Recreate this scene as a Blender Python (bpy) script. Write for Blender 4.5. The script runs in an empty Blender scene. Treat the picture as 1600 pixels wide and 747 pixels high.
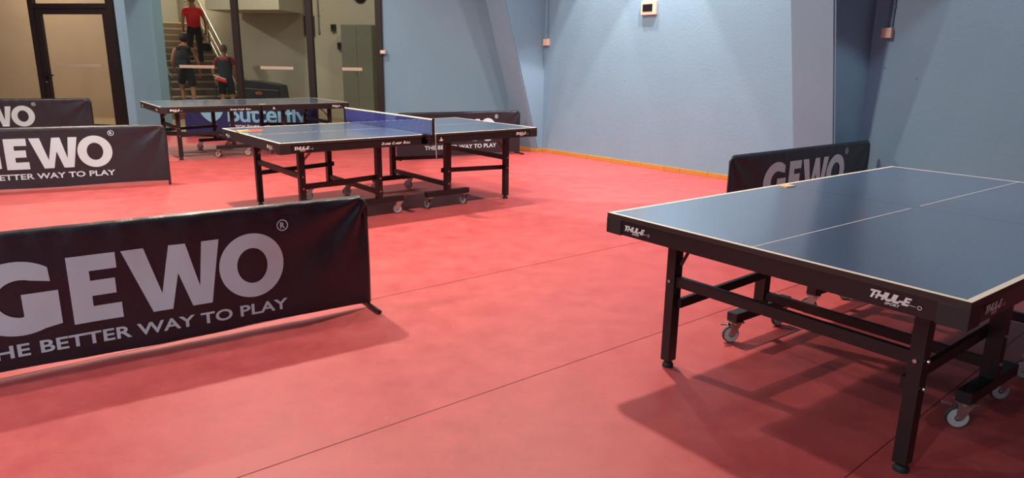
import bpy, bmesh, math, random
from mathutils import Vector, Matrix, noise
R = math.radians
random.seed(7)
sc = bpy.context.scene
COL = sc.collection

# ------------------------------------------------------------------ camera
F_PX, PITCH, ROLL, CAM_H = 1091.6, 0.25023, 0.012933, 1.4377
cd = bpy.data.cameras.new('camera'); cam = bpy.data.objects.new('camera', cd); COL.objects.link(cam)
cd.sensor_fit = 'HORIZONTAL'; cd.sensor_width = 36.0; cd.lens = F_PX / 1600 * 36.0
cd.clip_start = 0.05; cd.clip_end = 100
fw = Vector((0, math.cos(PITCH), -math.sin(PITCH))); rt0 = Vector((1, 0, 0)); up0 = rt0.cross(fw)
rt = rt0 * math.cos(ROLL) + up0 * math.sin(ROLL); up = -rt0 * math.sin(ROLL) + up0 * math.cos(ROLL)
M = Matrix((rt, up, -fw)).transposed().to_4x4(); M.translation = Vector((0, 0, CAM_H)); cam.matrix_world = M
sc.camera = cam

# ------------------------------------------------------------------ world, exposure, lights
sc.view_settings.view_transform = 'Standard'; sc.view_settings.look = 'None'
sc.view_settings.exposure = -0.08; sc.view_settings.gamma = 1.0; sc.view_settings.use_curve_mapping = False
w = bpy.data.worlds.new('world'); sc.world = w; w.use_nodes = True
w.node_tree.nodes['Background'].inputs[0].default_value = (0.6, 0.75, 1.0, 1)
w.node_tree.nodes['Background'].inputs[1].default_value = 0.3
CEIL = 4.3

def disc_light(name, x, y, z, power, size=0.3, color=(1, 0.93, 0.86), spread=180, rot=(0, 0, 0)):
    l = bpy.data.lights.new(name, 'AREA'); l.shape = 'DISK'; l.size = size; l.energy = power; l.color = color
    l.spread = R(spread)
    o = bpy.data.objects.new(name, l); o.location = (x, y, z); o.rotation_euler = rot; COL.objects.link(o)
    return o
WARM = (1, 0.84, 0.71); COOL = (0.82, 0.92, 1.0)
HALL_LAMPS = [(0.33, 5.4, 175, WARM), (0.14, 8.6, 70, WARM), (-2.5, 6.4, 250, WARM), (-5.4, 8.6, 140, WARM), (-3.4, 10.9, 70, WARM),
              (-8.0, 10.8, 110, WARM), (-4.2, 3.0, 100, WARM), (-2.6, -1.8, 150, COOL), (-5.6, -0.8, 160, COOL)]
for i, (x, y, p, c) in enumerate(HALL_LAMPS):
    disc_light('hall_lamp_light', x, y, CEIL - 0.16, p, 0.17, c, 165)
for (s_, off_, p_, ang, col_) in ((1.75, 0.42, 640, 66, (1, 0.80, 0.74)), (2.85, 0.55, 620, 70, (1, 0.82, 0.76)), (0.95, 0.30, 300, 42, (1, 0.84, 0.76)), (7.2, 0.9, 160, 84, (0.95, 0.93, 1.0))):
    l = bpy.data.lights.new('wall_downlight', 'SPOT'); l.energy = p_; l.color = col_; l.spot_size = R(ang); l.spot_blend = 0.12; l.shadow_soft_size = 0.04
    o = bpy.data.objects.new('wall_downlight', l); COL.objects.link(o)
    o.location = (0.473 + 0.656 * s_ - 0.755 * off_, 11.415 - 0.755 * s_ - 0.656 * off_, CEIL - 0.12)
# bluish fill added behind and left of the camera, standing in for unseen windows
l = bpy.data.lights.new('daylight_fill', 'AREA'); l.shape = 'RECTANGLE'; l.size = 8; l.size_y = 1.3; l.energy = 90; l.color = (0.70, 0.85, 1.0)
o = bpy.data.objects.new('daylight_fill', l); o.location = (-4.5, -4.15, 2.7); COL.objects.link(o)
o.rotation_euler = Vector((0.0, 1, -0.10)).to_track_quat('-Z', 'Y').to_euler()

# ------------------------------------------------------------------ helpers
def tag(o, label=None, cat=None, group=None, kind=None):
    if label: o['label'] = label
    if cat: o['category'] = cat
    if group: o['group'] = group
    if kind: o['kind'] = kind
    return o
def empty(name, loc, rz=0, **k):
    o = bpy.data.objects.new(name, None); o.location = loc; o.rotation_euler = (0, 0, rz); o.empty_display_size = 0.1
    COL.objects.link(o); return tag(o, **k)
def link(name, me, mats, parent=None):
    o = bpy.data.objects.new(name, me)
    if not isinstance(mats, (list, tuple)): mats = [mats]
    if mats[0] is not None:
        if len(me.materials): me.materials.clear()
        for m in mats: me.materials.append(m)
    if parent: o.parent = parent
    COL.objects.link(o); return o
def obj(name, bm, mats, parent=None, smooth=False, flat=False):
    if flat:
        bm.normal_update()
        bmesh.ops.reverse_faces(bm, faces=[f for f in bm.faces if f.normal.y > 0])
    else: bmesh.ops.recalc_face_normals(bm, faces=bm.faces)
    me = bpy.data.meshes.new(name); bm.to_mesh(me); bm.free()
    if smooth:
        for p in me.polygons: p.use_smooth = True
    return link(name, me, mats, parent)
def copy_tree(o, parent=None):
    c = o.copy(); COL.objects.link(c); c.parent = parent
    for ch in [x for x in COL.objects if x.parent == o]: copy_tree(ch, c)
    return c
def box(bm, c, s, rot=None, bev=0.0, mi=0):
    """box centred c with full sizes s, optional Matrix rotation, optional bevel"""
    r = bmesh.ops.create_cube(bm, size=1.0)
    vs = r['verts']
    for v in vs: v.co = Vector((v.co.x * s[0], v.co.y * s[1], v.co.z * s[2]))
    fs = list({f for v in vs for f in v.link_faces})
    if bev > 0:
        es = list({e for v in vs for e in v.link_edges})
        rr = bmesh.ops.bevel(bm, geom=es, offset=bev, segments=2, affect='EDGES', profile=0.7)
        vs = list({v for f in rr['faces'] for v in f.verts} | {v for v in vs if v.is_valid})
        fs = list({f for v in vs for f in v.link_faces})
    T = Matrix.Translation(Vector(c)) @ (rot.to_4x4() if rot else Matrix.Identity(4))
    for v in vs: v.co = T @ v.co
    for f in fs: f.material_index = mi
    return bm
def bar(bm, a, b, wid, hgt, bev=0.003, mi=0, upv=(0, 0, 1)):
    a = Vector(a); b = Vector(b); d = b - a; x = d.normalized(); u = Vector(upv)
    if abs(x.dot(u)) > 0.98: u = Vector((0, 1, 0))
    y = u.cross(x).normalized(); z = x.cross(y)
    rot = Matrix((x, y, z)).transposed()
    return box(bm, (a + b) / 2, (d.length, wid, hgt), rot, bev, mi)
def cyl(bm, a, b, r, seg=16, r2=None, mi=0, caps=True):
    a = Vector(a); b = Vector(b); d = b - a
    q = d.to_track_quat('Z', 'Y').to_matrix().to_4x4()
    T = Matrix.Translation((a + b) / 2) @ q
    res = bmesh.ops.create_cone(bm, cap_ends=caps, cap_tris=False, segments=seg, radius1=r, radius2=r if r2 is None else r2, depth=d.length, matrix=T)
    for f in {f for v in res['verts'] for f in v.link_faces}: f.material_index = mi
    return bm
def tube(bm, pts, r, seg=10):
    for i in range(len(pts) - 1):
        cyl(bm, pts[i], pts[i + 1], r, seg)
        if i: bmesh.ops.create_uvsphere(bm, u_segments=seg, v_segments=6, radius=r, matrix=Matrix.Translation(Vector(pts[i])))
    return bm
def poly_prism(bm, pts, n, depth):
    """closed planar polygon pts extruded along n*depth"""
    n = Vector(n) * depth
    a = [bm.verts.new(Vector(p)) for p in pts]; b = [bm.verts.new(Vector(p) + n) for p in pts]
    bm.faces.new(a); bm.faces.new(b[::-1])
    for i in range(len(a)):
        j = (i + 1) % len(a); bm.faces.new((a[i], b[i], b[j], a[j]))
    return bm
def hexa(bm, b, t):
    vb = [bm.verts.new(p) for p in b]; vt = [bm.verts.new(p) for p in t]
    bm.faces.new(vb); bm.faces.new(vt[::-1])
    k = len(b)
    for i in range(k):
        j = (i + 1) % k; bm.faces.new((vb[i], vt[i], vt[j], vb[j]))
    return bm

# ------------------------------------------------------------------ materials
def mat(name, color, rough=0.5, metal=0.0, var=0.0, vscale=8.0, bump=0.0, bscale=60.0, spec=0.5, coat=0.0, var_col=None, stretch=None):
    m = bpy.data.materials.new(name); m.use_nodes = True; nt = m.node_tree; N = nt.nodes; L = nt.links
    b = N['Principled BSDF']
    b.inputs['Roughness'].default_value = rough; b.inputs['Metallic'].default_value = metal
    b.inputs['Specular IOR Level'].default_value = spec; b.inputs['Coat Weight'].default_value = coat
    tc = N.new('ShaderNodeTexCoord'); src = tc.outputs['Object']
    if stretch:
        mp = N.new('ShaderNodeMapping'); mp.inputs['Scale'].default_value = stretch; L.new(src, mp.inputs[0]); src = mp.outputs[0]
    nz = N.new('ShaderNodeTexNoise'); nz.inputs['Scale'].default_value = vscale; nz.inputs['Detail'].default_value = 5
    L.new(src, nz.inputs['Vector'])
    mx = N.new('ShaderNodeMix'); mx.data_type = 'RGBA'
    c2 = var_col if var_col else tuple(max(0, c * (1 - var)) for c in color[:3])
    c1 = color if var_col else tuple(min(1, c * (1 + var)) for c in color[:3])
    mx.inputs[6].default_value = (*c1[:3], 1); mx.inputs[7].default_value = (*c2[:3], 1)
    L.new(nz.outputs['Fac'], mx.inputs[0]); L.new(mx.outputs[2], b.inputs['Base Color'])
    if bump > 0:
        n2 = N.new('ShaderNodeTexNoise'); n2.inputs['Scale'].default_value = bscale; n2.inputs['Detail'].default_value = 6
        L.new(src, n2.inputs['Vector'])
        bp = N.new('ShaderNodeBump'); bp.inputs['Strength'].default_value = bump; bp.inputs['Distance'].default_value = 0.01
        L.new(n2.outputs['Fac'], bp.inputs['Height']); L.new(bp.outputs[0], b.inputs['Normal'])
    return m

def srgb(r, g, b):
    f = lambda c: (c / 255 / 12.92) if c / 255 <= 0.04045 else ((c / 255 + 0.055) / 1.055) ** 2.4
    return (f(r), f(g), f(b))

def wall_mat(name, base, dark, bump=0.25):
    """painted concrete: cloudy tone, trowel bumps, small pits and scuffs"""
    m = mat(name, base, 0.55, var_col=dark, vscale=1.6, bump=bump * 0.7, bscale=26)
    nt = m.node_tree; N = nt.nodes; L = nt.links; b = N['Principled BSDF']
    tc = N.new('ShaderNodeTexCoord')
    vo = N.new('ShaderNodeTexVoronoi'); vo.inputs['Scale'].default_value = 2.6; vo.inputs['Randomness'].default_value = 1
    L.new(tc.outputs['Object'], vo.inputs['Vector'])
    rp = N.new('ShaderNodeValToRGB'); rp.color_ramp.elements[0].position = 0.012; rp.color_ramp.elements[1].position = 0.03
    L.new(vo.outputs['Distance'], rp.inputs[0])
    old = b.inputs['Base Color'].links[0].from_socket
    mx = N.new('ShaderNodeMix'); mx.data_type = 'RGBA'; mx.inputs[6].default_value = (*[c * 0.35 for c in dark], 1)
    L.new(rp.outputs[0], mx.inputs[0]); L.new(old, mx.inputs[7]); L.new(mx.outputs[2], b.inputs['Base Color'])
    return m
BLUE = wall_mat('blue_wall_paint', srgb(126, 163, 186), srgb(114, 151, 176))
CREAM = wall_mat('cream_wall_paint', srgb(186, 180, 160), srgb(172, 166, 148), 0.15)
CEILM = mat('ceiling_plaster', srgb(120, 120, 122), 0.8, var=0.05, bump=0.1)
BLACKMETAL = mat('black_powder_coat', (0.012, 0.009, 0.010), 0.42, var=0.2, vscale=30, bump=0.05, bscale=200)
APRON = mat('black_steel_apron', (0.014, 0.011, 0.012), 0.38, var=0.2, vscale=12, bump=0.04, bscale=150)
CAPM = mat('black_plastic_cap', (0.02, 0.018, 0.018), 0.55, var=0.15, vscale=50, bump=0.1, bscale=300)
EDGE = mat('dark_board_edge', (0.035, 0.022, 0.018), 0.5, var=0.35, vscale=25, bump=0.05)
WHITE_LINE = mat('white_line_paint', srgb(232, 228, 215), 0.45, var=0.06, vscale=40)
STICKER = mat('white_sticker_print', srgb(225, 222, 216), 0.5, var=0.04, vscale=60)
PRINT = mat('silver_white_print', srgb(192, 214, 220), 0.33, var=0.06, vscale=7, bump=0.05, bscale=40)
RUBBER = mat('black_rubber', (0.015, 0.015, 0.015), 0.7, var=0.1)
WHEELGREY = mat('grey_wheel_plastic', srgb(190, 192, 188), 0.45, var=0.06, vscale=60)
ZINC = mat('zinc_plate', srgb(200, 195, 190), 0.32, metal=0.9, var=0.12, vscale=40)
DARKFRAME = mat('dark_brown_aluminium', srgb(34, 26, 26), 0.5, var=0.1, vscale=20, bump=0.03)
FABRIC = mat('navy_black_nylon', (0.013, 0.013, 0.020), 0.42, var=0.15, vscale=14, bump=0.25, bscale=26, spec=0.6)
BFABRIC = mat('blue_nylon', srgb(38, 44, 92), 0.45, var=0.2, vscale=9, bump=0.3, bscale=20)
LIGHTBLUE = mat('light_blue_print', srgb(130, 190, 215), 0.5, var=0.06, vscale=10)
WOOD = mat('varnished_pine', srgb(204, 152, 72), 0.4, var_col=srgb(170, 118, 52), vscale=6, stretch=(3, 3, 30), bump=0.1, bscale=40)
BOXPLASTIC = mat('cream_plastic', srgb(222, 196, 176), 0.45, var=0.04)
SCREEN = mat('dark_display', (0.012, 0.012, 0.016), 0.2, var=0.3, vscale=60)
CONDUIT = mat('painted_conduit', srgb(110, 138, 172), 0.5, var=0.08)
TAN = mat('tan_tape', srgb(214, 186, 140), 0.6, var=0.1, vscale=40)

def top_mat():
    m = mat('blue_table_paint', srgb(80, 104, 136), 0.38, var_col=srgb(86, 110, 140), vscale=3, bump=0.02, bscale=400)
    nt = m.node_tree; N = nt.nodes; L = nt.links; b = N['Principled BSDF']
    tc = N.new('ShaderNodeTexCoord'); nz = N.new('ShaderNodeTexNoise'); nz.inputs['Scale'].default_value = 9; nz.inputs['Detail'].default_value = 8
    L.new(tc.outputs['Object'], nz.inputs['Vector'])
    mr = N.new('ShaderNodeMapRange'); mr.inputs[3].default_value = 0.23; mr.inputs[4].default_value = 0.29
    L.new(nz.outputs['Fac'], mr.inputs[0]); L.new(mr.outputs[0], b.inputs['Roughness'])
    b.inputs['Coat Weight'].default_value = 1.0; b.inputs['Coat IOR'].default_value = 1.8; b.inputs['Coat Roughness'].default_value = 0.16
    # a few chalky ball marks
    vo = N.new('ShaderNodeTexVoronoi'); vo.inputs['Scale'].default_value = 3.2; L.new(tc.outputs['Object'], vo.inputs['Vector'])
    rp = N.new('ShaderNodeValToRGB'); rp.color_ramp.elements[0].position = 0.02; rp.color_ramp.elements[1].position = 0.035
    L.new(vo.outputs['Distance'], rp.inputs[0])
    old = b.inputs['Base Color'].links[0].from_socket
    mx = N.new('ShaderNodeMix'); mx.data_type = 'RGBA'; mx.inputs[6].default_value = (*srgb(90, 125, 165), 1)
    L.new(rp.outputs[0], mx.inputs[0]); L.new(old, mx.inputs[7]); L.new(mx.outputs[2], b.inputs['Base Color'])
    return m
TOPBLUE = top_mat()

def floor_mat():
    m = bpy.data.materials.new('red_vinyl_floor'); m.use_nodes = True; nt = m.node_tree; N = nt.nodes; L = nt.links
    b = N['Principled BSDF']; tc = N.new('ShaderNodeTexCoord')
    def noise_(scale, detail=5, rough=0.6, src=None, dist=0.0):
        n = N.new('ShaderNodeTexNoise'); n.inputs['Scale'].default_value = scale; n.inputs['Detail'].default_value = detail
        n.inputs['Roughness'].default_value = rough; n.inputs['Distortion'].default_value = dist
        L.new(src or tc.outputs['Object'], n.inputs['Vector']); return n.outputs['Fac']
    def mixc(f, a, bb):
        x = N.new('ShaderNodeMix'); x.data_type = 'RGBA'
        for i, s in ((0, f), (6, a), (7, bb)):
            if isinstance(s, (int, float)): x.inputs[i].default_value = s
            elif isinstance(s, tuple): x.inputs[i].default_value = (*s, 1)
            else: L.new(s, x.inputs[i])
        return x.outputs[2]
    def ramp(f, p0, p1):
        r = N.new('ShaderNodeValToRGB'); r.color_ramp.elements[0].position = p0; r.color_ramp.elements[1].position = p1
        L.new(f, r.inputs[0]); return r.outputs[0]
    big = noise_(0.7, 6, 0.65); med = noise_(5, 8, 0.7)
    base = mixc(ramp(big, 0.3, 0.7), srgb(176, 66, 67), srgb(163, 66, 69))
    base = mixc(ramp(med, 0.35, 0.7), base, srgb(187, 84, 84))
    # scuff streaks
    mp = N.new('ShaderNodeMapping'); mp.inputs['Scale'].default_value = (1.2, 9, 1); mp.inputs['Rotation'].default_value = (0, 0, 0.9)
    L.new(tc.outputs['Object'], mp.inputs[0]); st = noise_(3.0, 9, 0.75, mp.outputs[0], 0.6)
    base = mixc(ramp(st, 0.62, 0.74), base, srgb(150, 46, 54))
    mp2 = N.new('ShaderNodeMapping'); mp2.inputs['Scale'].default_value = (8, 1.0, 1); mp2.inputs['Rotation'].default_value = (0, 0, 0.5)
    L.new(tc.outputs['Object'], mp2.inputs[0]); st2 = noise_(2.2, 9, 0.8, mp2.outputs[0], 0.8)
    base = mixc(ramp(st2, 0.64, 0.72), base, srgb(208, 122, 120))
    L.new(base, b.inputs['Base Color'])
    r = N.new('ShaderNodeMapRange'); r.inputs[3].default_value = 0.40; r.inputs[4].default_value = 0.62
    L.new(med, r.inputs[0]); L.new(r.outputs[0], b.inputs['Roughness'])
    b.inputs['Specular IOR Level'].default_value = 0.5
    fine = noise_(260, 3, 0.5)
    bp = N.new('ShaderNodeBump'); bp.inputs['Strength'].default_value = 0.12; bp.inputs['Distance'].default_value = 0.004
    L.new(fine, bp.inputs['Height']); L.new(bp.outputs[0], b.inputs['Normal'])
    return m
FLOOR = floor_mat()
SEAM = mat('dark_floor_seam', srgb(110, 26, 32), 0.6, var=0.2, vscale=12)

def glass_mat():
    m = bpy.data.materials.new('clear_glass'); m.use_nodes = True; nt = m.node_tree; N = nt.nodes; L = nt.links
    N.remove(N['Principled BSDF']); out = N['Material Output']
    t = N.new('ShaderNodeBsdfTransparent'); t.inputs[0].default_value = (0.93, 0.93, 0.90, 1)
    g = N.new('ShaderNodeBsdfGlossy'); g.inputs['Roughness'].default_value = 0.02
    nz = N.new('ShaderNodeTexNoise'); nz.inputs['Scale'].default_value = 0.8
    tc = N.new('ShaderNodeTexCoord'); L.new(tc.outputs['Object'], nz.inputs['Vector'])
    fr = N.new('ShaderNodeFresnel'); fr.inputs[0].default_value = 1.45
    mr = N.new('ShaderNodeMath'); mr.operation = 'MULTIPLY_ADD'; mr.inputs[1].default_value = 0.9; mr.inputs[2].default_value = 0.02
    L.new(fr.outputs[0], mr.inputs[0])
    geo = N.new('ShaderNodeNewGeometry'); ivt = N.new('ShaderNodeMath'); ivt.operation = 'SUBTRACT'; ivt.inputs[0].default_value = 1.0; L.new(geo.outputs['Backfacing'], ivt.inputs[1])
    mul = N.new('ShaderNodeMath'); mul.operation = 'MULTIPLY'; L.new(mr.outputs[0], mul.inputs[0]); L.new(ivt.outputs[0], mul.inputs[1])
    mx = N.new('ShaderNodeMixShader'); L.new(mul.outputs[0], mx.inputs[0]); L.new(t.outputs[0], mx.inputs[1]); L.new(g.outputs[0], mx.inputs[2])
    L.new(mx.outputs[0], out.inputs['Surface'])
    return m
GLASS = glass_mat()

# ------------------------------------------------------------------ setting: plan
WA = Vector((0.473, 11.415)); WD = Vector((0.656, -0.755)).normalized(); WN = Vector((-0.755, -0.656)).normalized()   # right wall, direction, normal into hall
BG = Vector((-6.423, 13.182)); BD = Vector((math.cos(R(-10)), math.sin(R(-10)))); BN = Vector((BD.y, -BD.x))            # back wall, normal into hall
def wr(s, off, z): p = WA + WD * s + WN * off; return Vector((p.x, p.y, z))
def wb(s, off, z): p = BG + BD * s + BN * off; return Vector((p.x, p.y, z))
def struct(name, bm, m, smooth=False):
    return tag(obj(name, bm, m, None, smooth), kind='structure')

bm = bmesh.new(); box(bm, (-1.5, 8, -0.05), (34, 34, 0.1)); struct('floor', bm, FLOOR)
bm = bmesh.new()
poly_prism(bm, [(-13.2, 14.7, CEIL), (0.6, 12.3, CEIL), (14.5, -4.5, CEIL), (-13.2, -4.5, CEIL)], (0, 0, 1), 0.15); struct('ceiling', bm, CEILM)
# floor roll seams, all parallel to the tables
for i, (a, b) in enumerate((((-4.6, -0.74), (6.2, 7.9)), ((-3.5, 2.0), (4.0, 7.9)), ((0.2, 1.35), (3.6, 4.3)))):
    bm = bmesh.new(); bar(bm, (*a, 0.0006), (*b, 0.0006), 0.0035, 0.001, 0); struct('trim_%d' % (20 + i), bm, SEAM)

# right wall
bm = bmesh.new()
poly_prism(bm, [wr(-1.0, 0, 0), wr(20.5, 0, 0), wr(20.5, 0, CEIL), wr(-1.0, 0, CEIL)], (-WN.x, -WN.y, 0), 0.2)
struct('wall_right', bm, BLUE)
# left and rear walls (out of frame)
bm = bmesh.new(); box(bm, (-13.0, 5.0, CEIL / 2), (0.2, 20, CEIL)); struct('wall_left', bm, BLUE)
bm = bmesh.new(); box(bm, (0.5, -4.3, CEIL / 2), (28, 0.2, CEIL)); struct('wall_rear', bm, BLUE)

def buttress(name, s0, s1, o0, k):
    """leaning concrete buttress: projects o0 at the floor and k metres more per metre of height"""
    bm = bmesh.new(); t = CEIL
    hexa(bm, [wr(s0, -0.05, 0), wr(s1, -0.05, 0), wr(s1, o0, 0), wr(s0, o0, 0)],
         [wr(s0, -0.05, t), wr(s1, -0.05, t), wr(s1, o0 + k * t, t), wr(s0, o0 + k * t, t)])
    es = [e for e in bm.edges if abs((e.verts[0].co - e.verts[1].co).z) > 3 and all(((v.co.xy - WA).dot(WN)) > 0.05 for v in e.verts)]
    bmesh.ops.bevel(bm, geom=es, offset=0.018, segments=2, affect='EDGES')
    struct(name, bm, BLUE)
buttress('wall_buttress_back', -0.46, 0.0, 0.09, 0.32)
buttress('wall_buttress_right', 4.54, 5.0, 0.40, 0.255)

# back wall: solid blue part right of the glazing, lintel above, low kerb, blue fin between door and glazing
GR = 4.17   # right end of glazing (s)
LINT = 3.0
bm = bmesh.new()
poly_prism(bm, [wb(GR + 0.05, 0, 0), wb(6.8, 0, 0), wb(6.8, 0, CEIL), wb(GR + 0.05, 0, CEIL)], (-BN.x, -BN.y, 0), 0.25); struct('wall_back', bm, BLUE)
bm = bmesh.new()
poly_prism(bm, [wb(-6.8, 0, LINT), wb(GR + 0.05, 0, LINT), wb(GR + 0.05, 0, CEIL), wb(-6.8, 0, CEIL)], (-BN.x, -BN.y, 0), 0.25); struct('wall_back_lintel', bm, BLUE)
bm = bmesh.new()
hexa(bm, [wb(-0.17, -0.3, 0), wb(-0.17, 0.66, 0), wb(-0.30, 0.70, 0), wb(-0.62, -0.3, 0)],
     [wb(-0.12, -0.3, CEIL), wb(-0.10, 0.70, CEIL), wb(-0.32, 0.72, CEIL), wb(-0.62, -0.3, CEIL)])
struct('wall_pillar', bm, BLUE)

def frame_bar(bm, s0, s1, z0, z1, dep=0.09, off=0.0):
    a = wb((s0 + s1) / 2, off, (z0 + z1) / 2)
    rot = Matrix.Rotation(R(-10), 3, 'Z'); box(bm, a, (s1 - s0, dep, z1 - z0), rot, 0.006)
# glazing frame (window_1)
wt = empty('window_1', wb(2.0, 0, 0), 0, kind='structure')
def parent_keep(o, p): o.parent = p; o.matrix_parent_inverse = Matrix.Translation(-Vector(p.location)); return o
def wpart(name, bm, m, p): return parent_keep(obj(name, bm, m), p)
for s in (1.50, 2.90, GR):
    bm = bmesh.new(); frame_bar(bm, s - 0.055, s + 0.055, 0, LINT); wpart('mullion', bm, DARKFRAME, wt)
bm = bmesh.new(); frame_bar(bm, -0.12, GR, 0, 0.07); wpart('sill', bm, DARKFRAME, wt)
for a, b in ((-0.12, 1.445), (1.555, 2.845), (2.955, GR - 0.055)):
    bm = bmesh.new(); frame_bar(bm, a, b, 0.07, LINT, 0.010); wpart('pane', bm, GLASS, wt)
STRIPE = mat('frosted_white_stripe', srgb(186, 170, 152), 0.6, var=0.03)
for a, b in ((0.32, 1.02), (1.92, 2.55), (3.47, 3.84)):
    bm = bmesh.new(); frame_bar(bm, a, b, 1.23, 1.285, 0.004, 0.012); wpart('safety_stripe', bm, STRIPE, wt)
# door wall (door_1 and fixed lights)
wl = empty('window_2', wb(-3, 0, 0), 0, kind='structure')
for s0, s1 in ((-2.66, -2.55), (-1.03, -0.90), (-4.3, -4.19), (-6.0, -5.9)):
    bm = bmesh.new(); frame_bar(bm, s0, s1, 0, LINT); wpart('mullion', bm, DARKFRAME, wl)
bm = bmesh.new(); frame_bar(bm, -2.55, -1.03, 2.26, 2.35); wpart('transom', bm, DARKFRAME, wl)
for a, b, z0, z1 in ((-2.55, -1.03, 2.35, LINT), (-4.19, -2.66, 0.07, LINT), (-5.9, -4.3, 0.07, LINT)):
    bm = bmesh.new(); frame_bar(bm, a, b, z0, z1, 0.010); wpart('pane', bm, GLASS, wl)
bm = bmesh.new(); frame_bar(bm, -6.8, -2.66, 0, 0.07); wpart('sill', bm, DARKFRAME, wl)
dr = empty('door_1', wb(-1.8, 0, 0), 0, kind='structure')
bm = bmesh.new()
frame_bar(bm, -2.55, -2.42, 0.01, 2.26, 0.06); frame_bar(bm, -1.13, -1.03, 0.01, 2.26, 0.06)
frame_bar(bm, -2.42, -1.13, 2.16, 2.26, 0.06); frame_bar(bm, -2.42, -1.13, 0.01, 0.16, 0.06)
wpart('door_frame', bm, DARKFRAME, dr)
bm = bmesh.new(); frame_bar(bm, -2.42, -1.13, 0.16, 2.16, 0.010); wpart('pane', bm, GLASS, dr)
bm = bmesh.new(); frame_bar(bm, -2.21, -1.30, 1.225, 1.28, 0.004, 0.012); wpart('safety_stripe', bm, STRIPE, dr)
bm = bmesh.new()
frame_bar(bm, -2.50, -2.47, 0.95, 1.12, 0.012, 0.036); tube(bm, [wb(-2.485, 0.03, 1.06), wb(-2.485, 0.08, 1.06), wb(-2.29, 0.08, 1.055)], 0.014)
wpart('door_handle', bm, BLACKMETAL, dr)
bm = bmesh.new(); cyl(bm, wb(-2.485, 0.03, 0.93), wb(-2.485, 0.05, 0.93), 0.014); wpart('lock_cylinder', bm, ZINC, dr)

# pine skirting, in short lengths, along the right wall and round the buttress foot
def skirt(idx, p0, p1, nrm, h=0.058, t=0.02):
    bm = bmesh.new(); p0 = Vector(p0); p1 = Vector(p1); c = (p0 + p1) / 2 + Vector((nrm.x, nrm.y, 0)) * (t / 2 + 0.002); c.z = h / 2 + 0.001
    d = p1 - p0; rot = Matrix.Rotation(math.atan2(d.y, d.x), 3, 'Z'); box(bm, c, (d.length - 0.004, t, h), rot, 0.003)
    struct('baseboard_%s' % idx, bm, WOOD)
cuts = [0.02, 0.62, 1.02, 1.52, 1.86, 2.06, 2.46, 2.72, 3.16, 3.9, 4.5]
for i in range(len(cuts) - 1): skirt('right_%d' % i, wr(cuts[i], 0, 0), wr(cuts[i + 1], 0, 0), WN)
for i in range(6): skirt('right_%d' % (20 + i), wr(5.03 + i * 1.2, 0, 0), wr(6.23 + i * 1.2, 0, 0), WN)
skirt('buttress_0', wr(0, 0.0, 0), wr(0, 0.11, 0), WD)
skirt('buttress_1', wr(-0.46, 0.095, 0), wr(0.02, 0.095, 0), WN)
skirt('back_0', wb(GR + 0.08, 0, 0), wb(6.25, 0, 0), BN)
# ------------------------------------------------------------------ OBJECTS
# ================= corridor beyond the glass
CO = Vector((-6.62, 17.45)); CV = Vector((-0.6037, 0.797)).normalized(); CU = Vector((-CV.y, CV.x)) * -1  # stairs climb along CV; CU = to the right
CU = Vector((0.797, 0.6037)).normalized()
def cs(a, b, z): p = CO + CU * a + CV * b; return Vector((p.x, p.y, z))     # a to the right, b up the flight
CFLOOR = mat('corridor_tiles', srgb(150, 128, 98), 0.4, var=0.15, vscale=3)
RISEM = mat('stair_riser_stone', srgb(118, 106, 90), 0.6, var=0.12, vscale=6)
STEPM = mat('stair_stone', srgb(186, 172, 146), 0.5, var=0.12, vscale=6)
GREYPAINT = mat('grey_wall_paint', srgb(122, 112, 102), 0.6, var=0.06, vscale=3)
STEEL = mat('stainless_rail', srgb(120, 115, 105), 0.4, metal=0.85, var=0.1, vscale=30)
HC = 4.6
def quad_wall(name, p, q, z0, z1, m, th=0.1):
    p = Vector(p); q = Vector(q); d = (q - p).normalized(); n = Vector((-d.y, d.x, 0))
    bm = bmesh.new(); poly_prism(bm, [(p.x, p.y, z0), (q.x, q.y, z0), (q.x, q.y, z1), (p.x, p.y, z1)], n, th); struct(name, bm, m)
# cream wall facing the hall, starting at the stair's right side
e0 = cs(0.05, 0.0, 0); e1 = Vector((0.5, 16.6, 0))
quad_wall('wall_corridor', (e0.x, e0.y), (e1.x, e1.y), 0, HC, CREAM)
# wall running up beside the flight, wall at its landing, and wall on its left
q0 = cs(0.05, 0.0, 0); q1 = cs(0.05, 6.2, 0); quad_wall('wall_stair_right', (q0.x, q0.y), (q1.x, q1.y), 0, HC + 1, CREAM, -0.1)
q0 = cs(-6.5, 6.2, 0); q1 = cs(0.15, 6.2, 0); quad_wall('wall_landing', (q0.x, q0.y), (q1.x, q1.y), 0, HC + 1, CREAM)
q0 = cs(-1.75, -0.4, 0); q1 = cs(-1.75, 6.2, 0)
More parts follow.
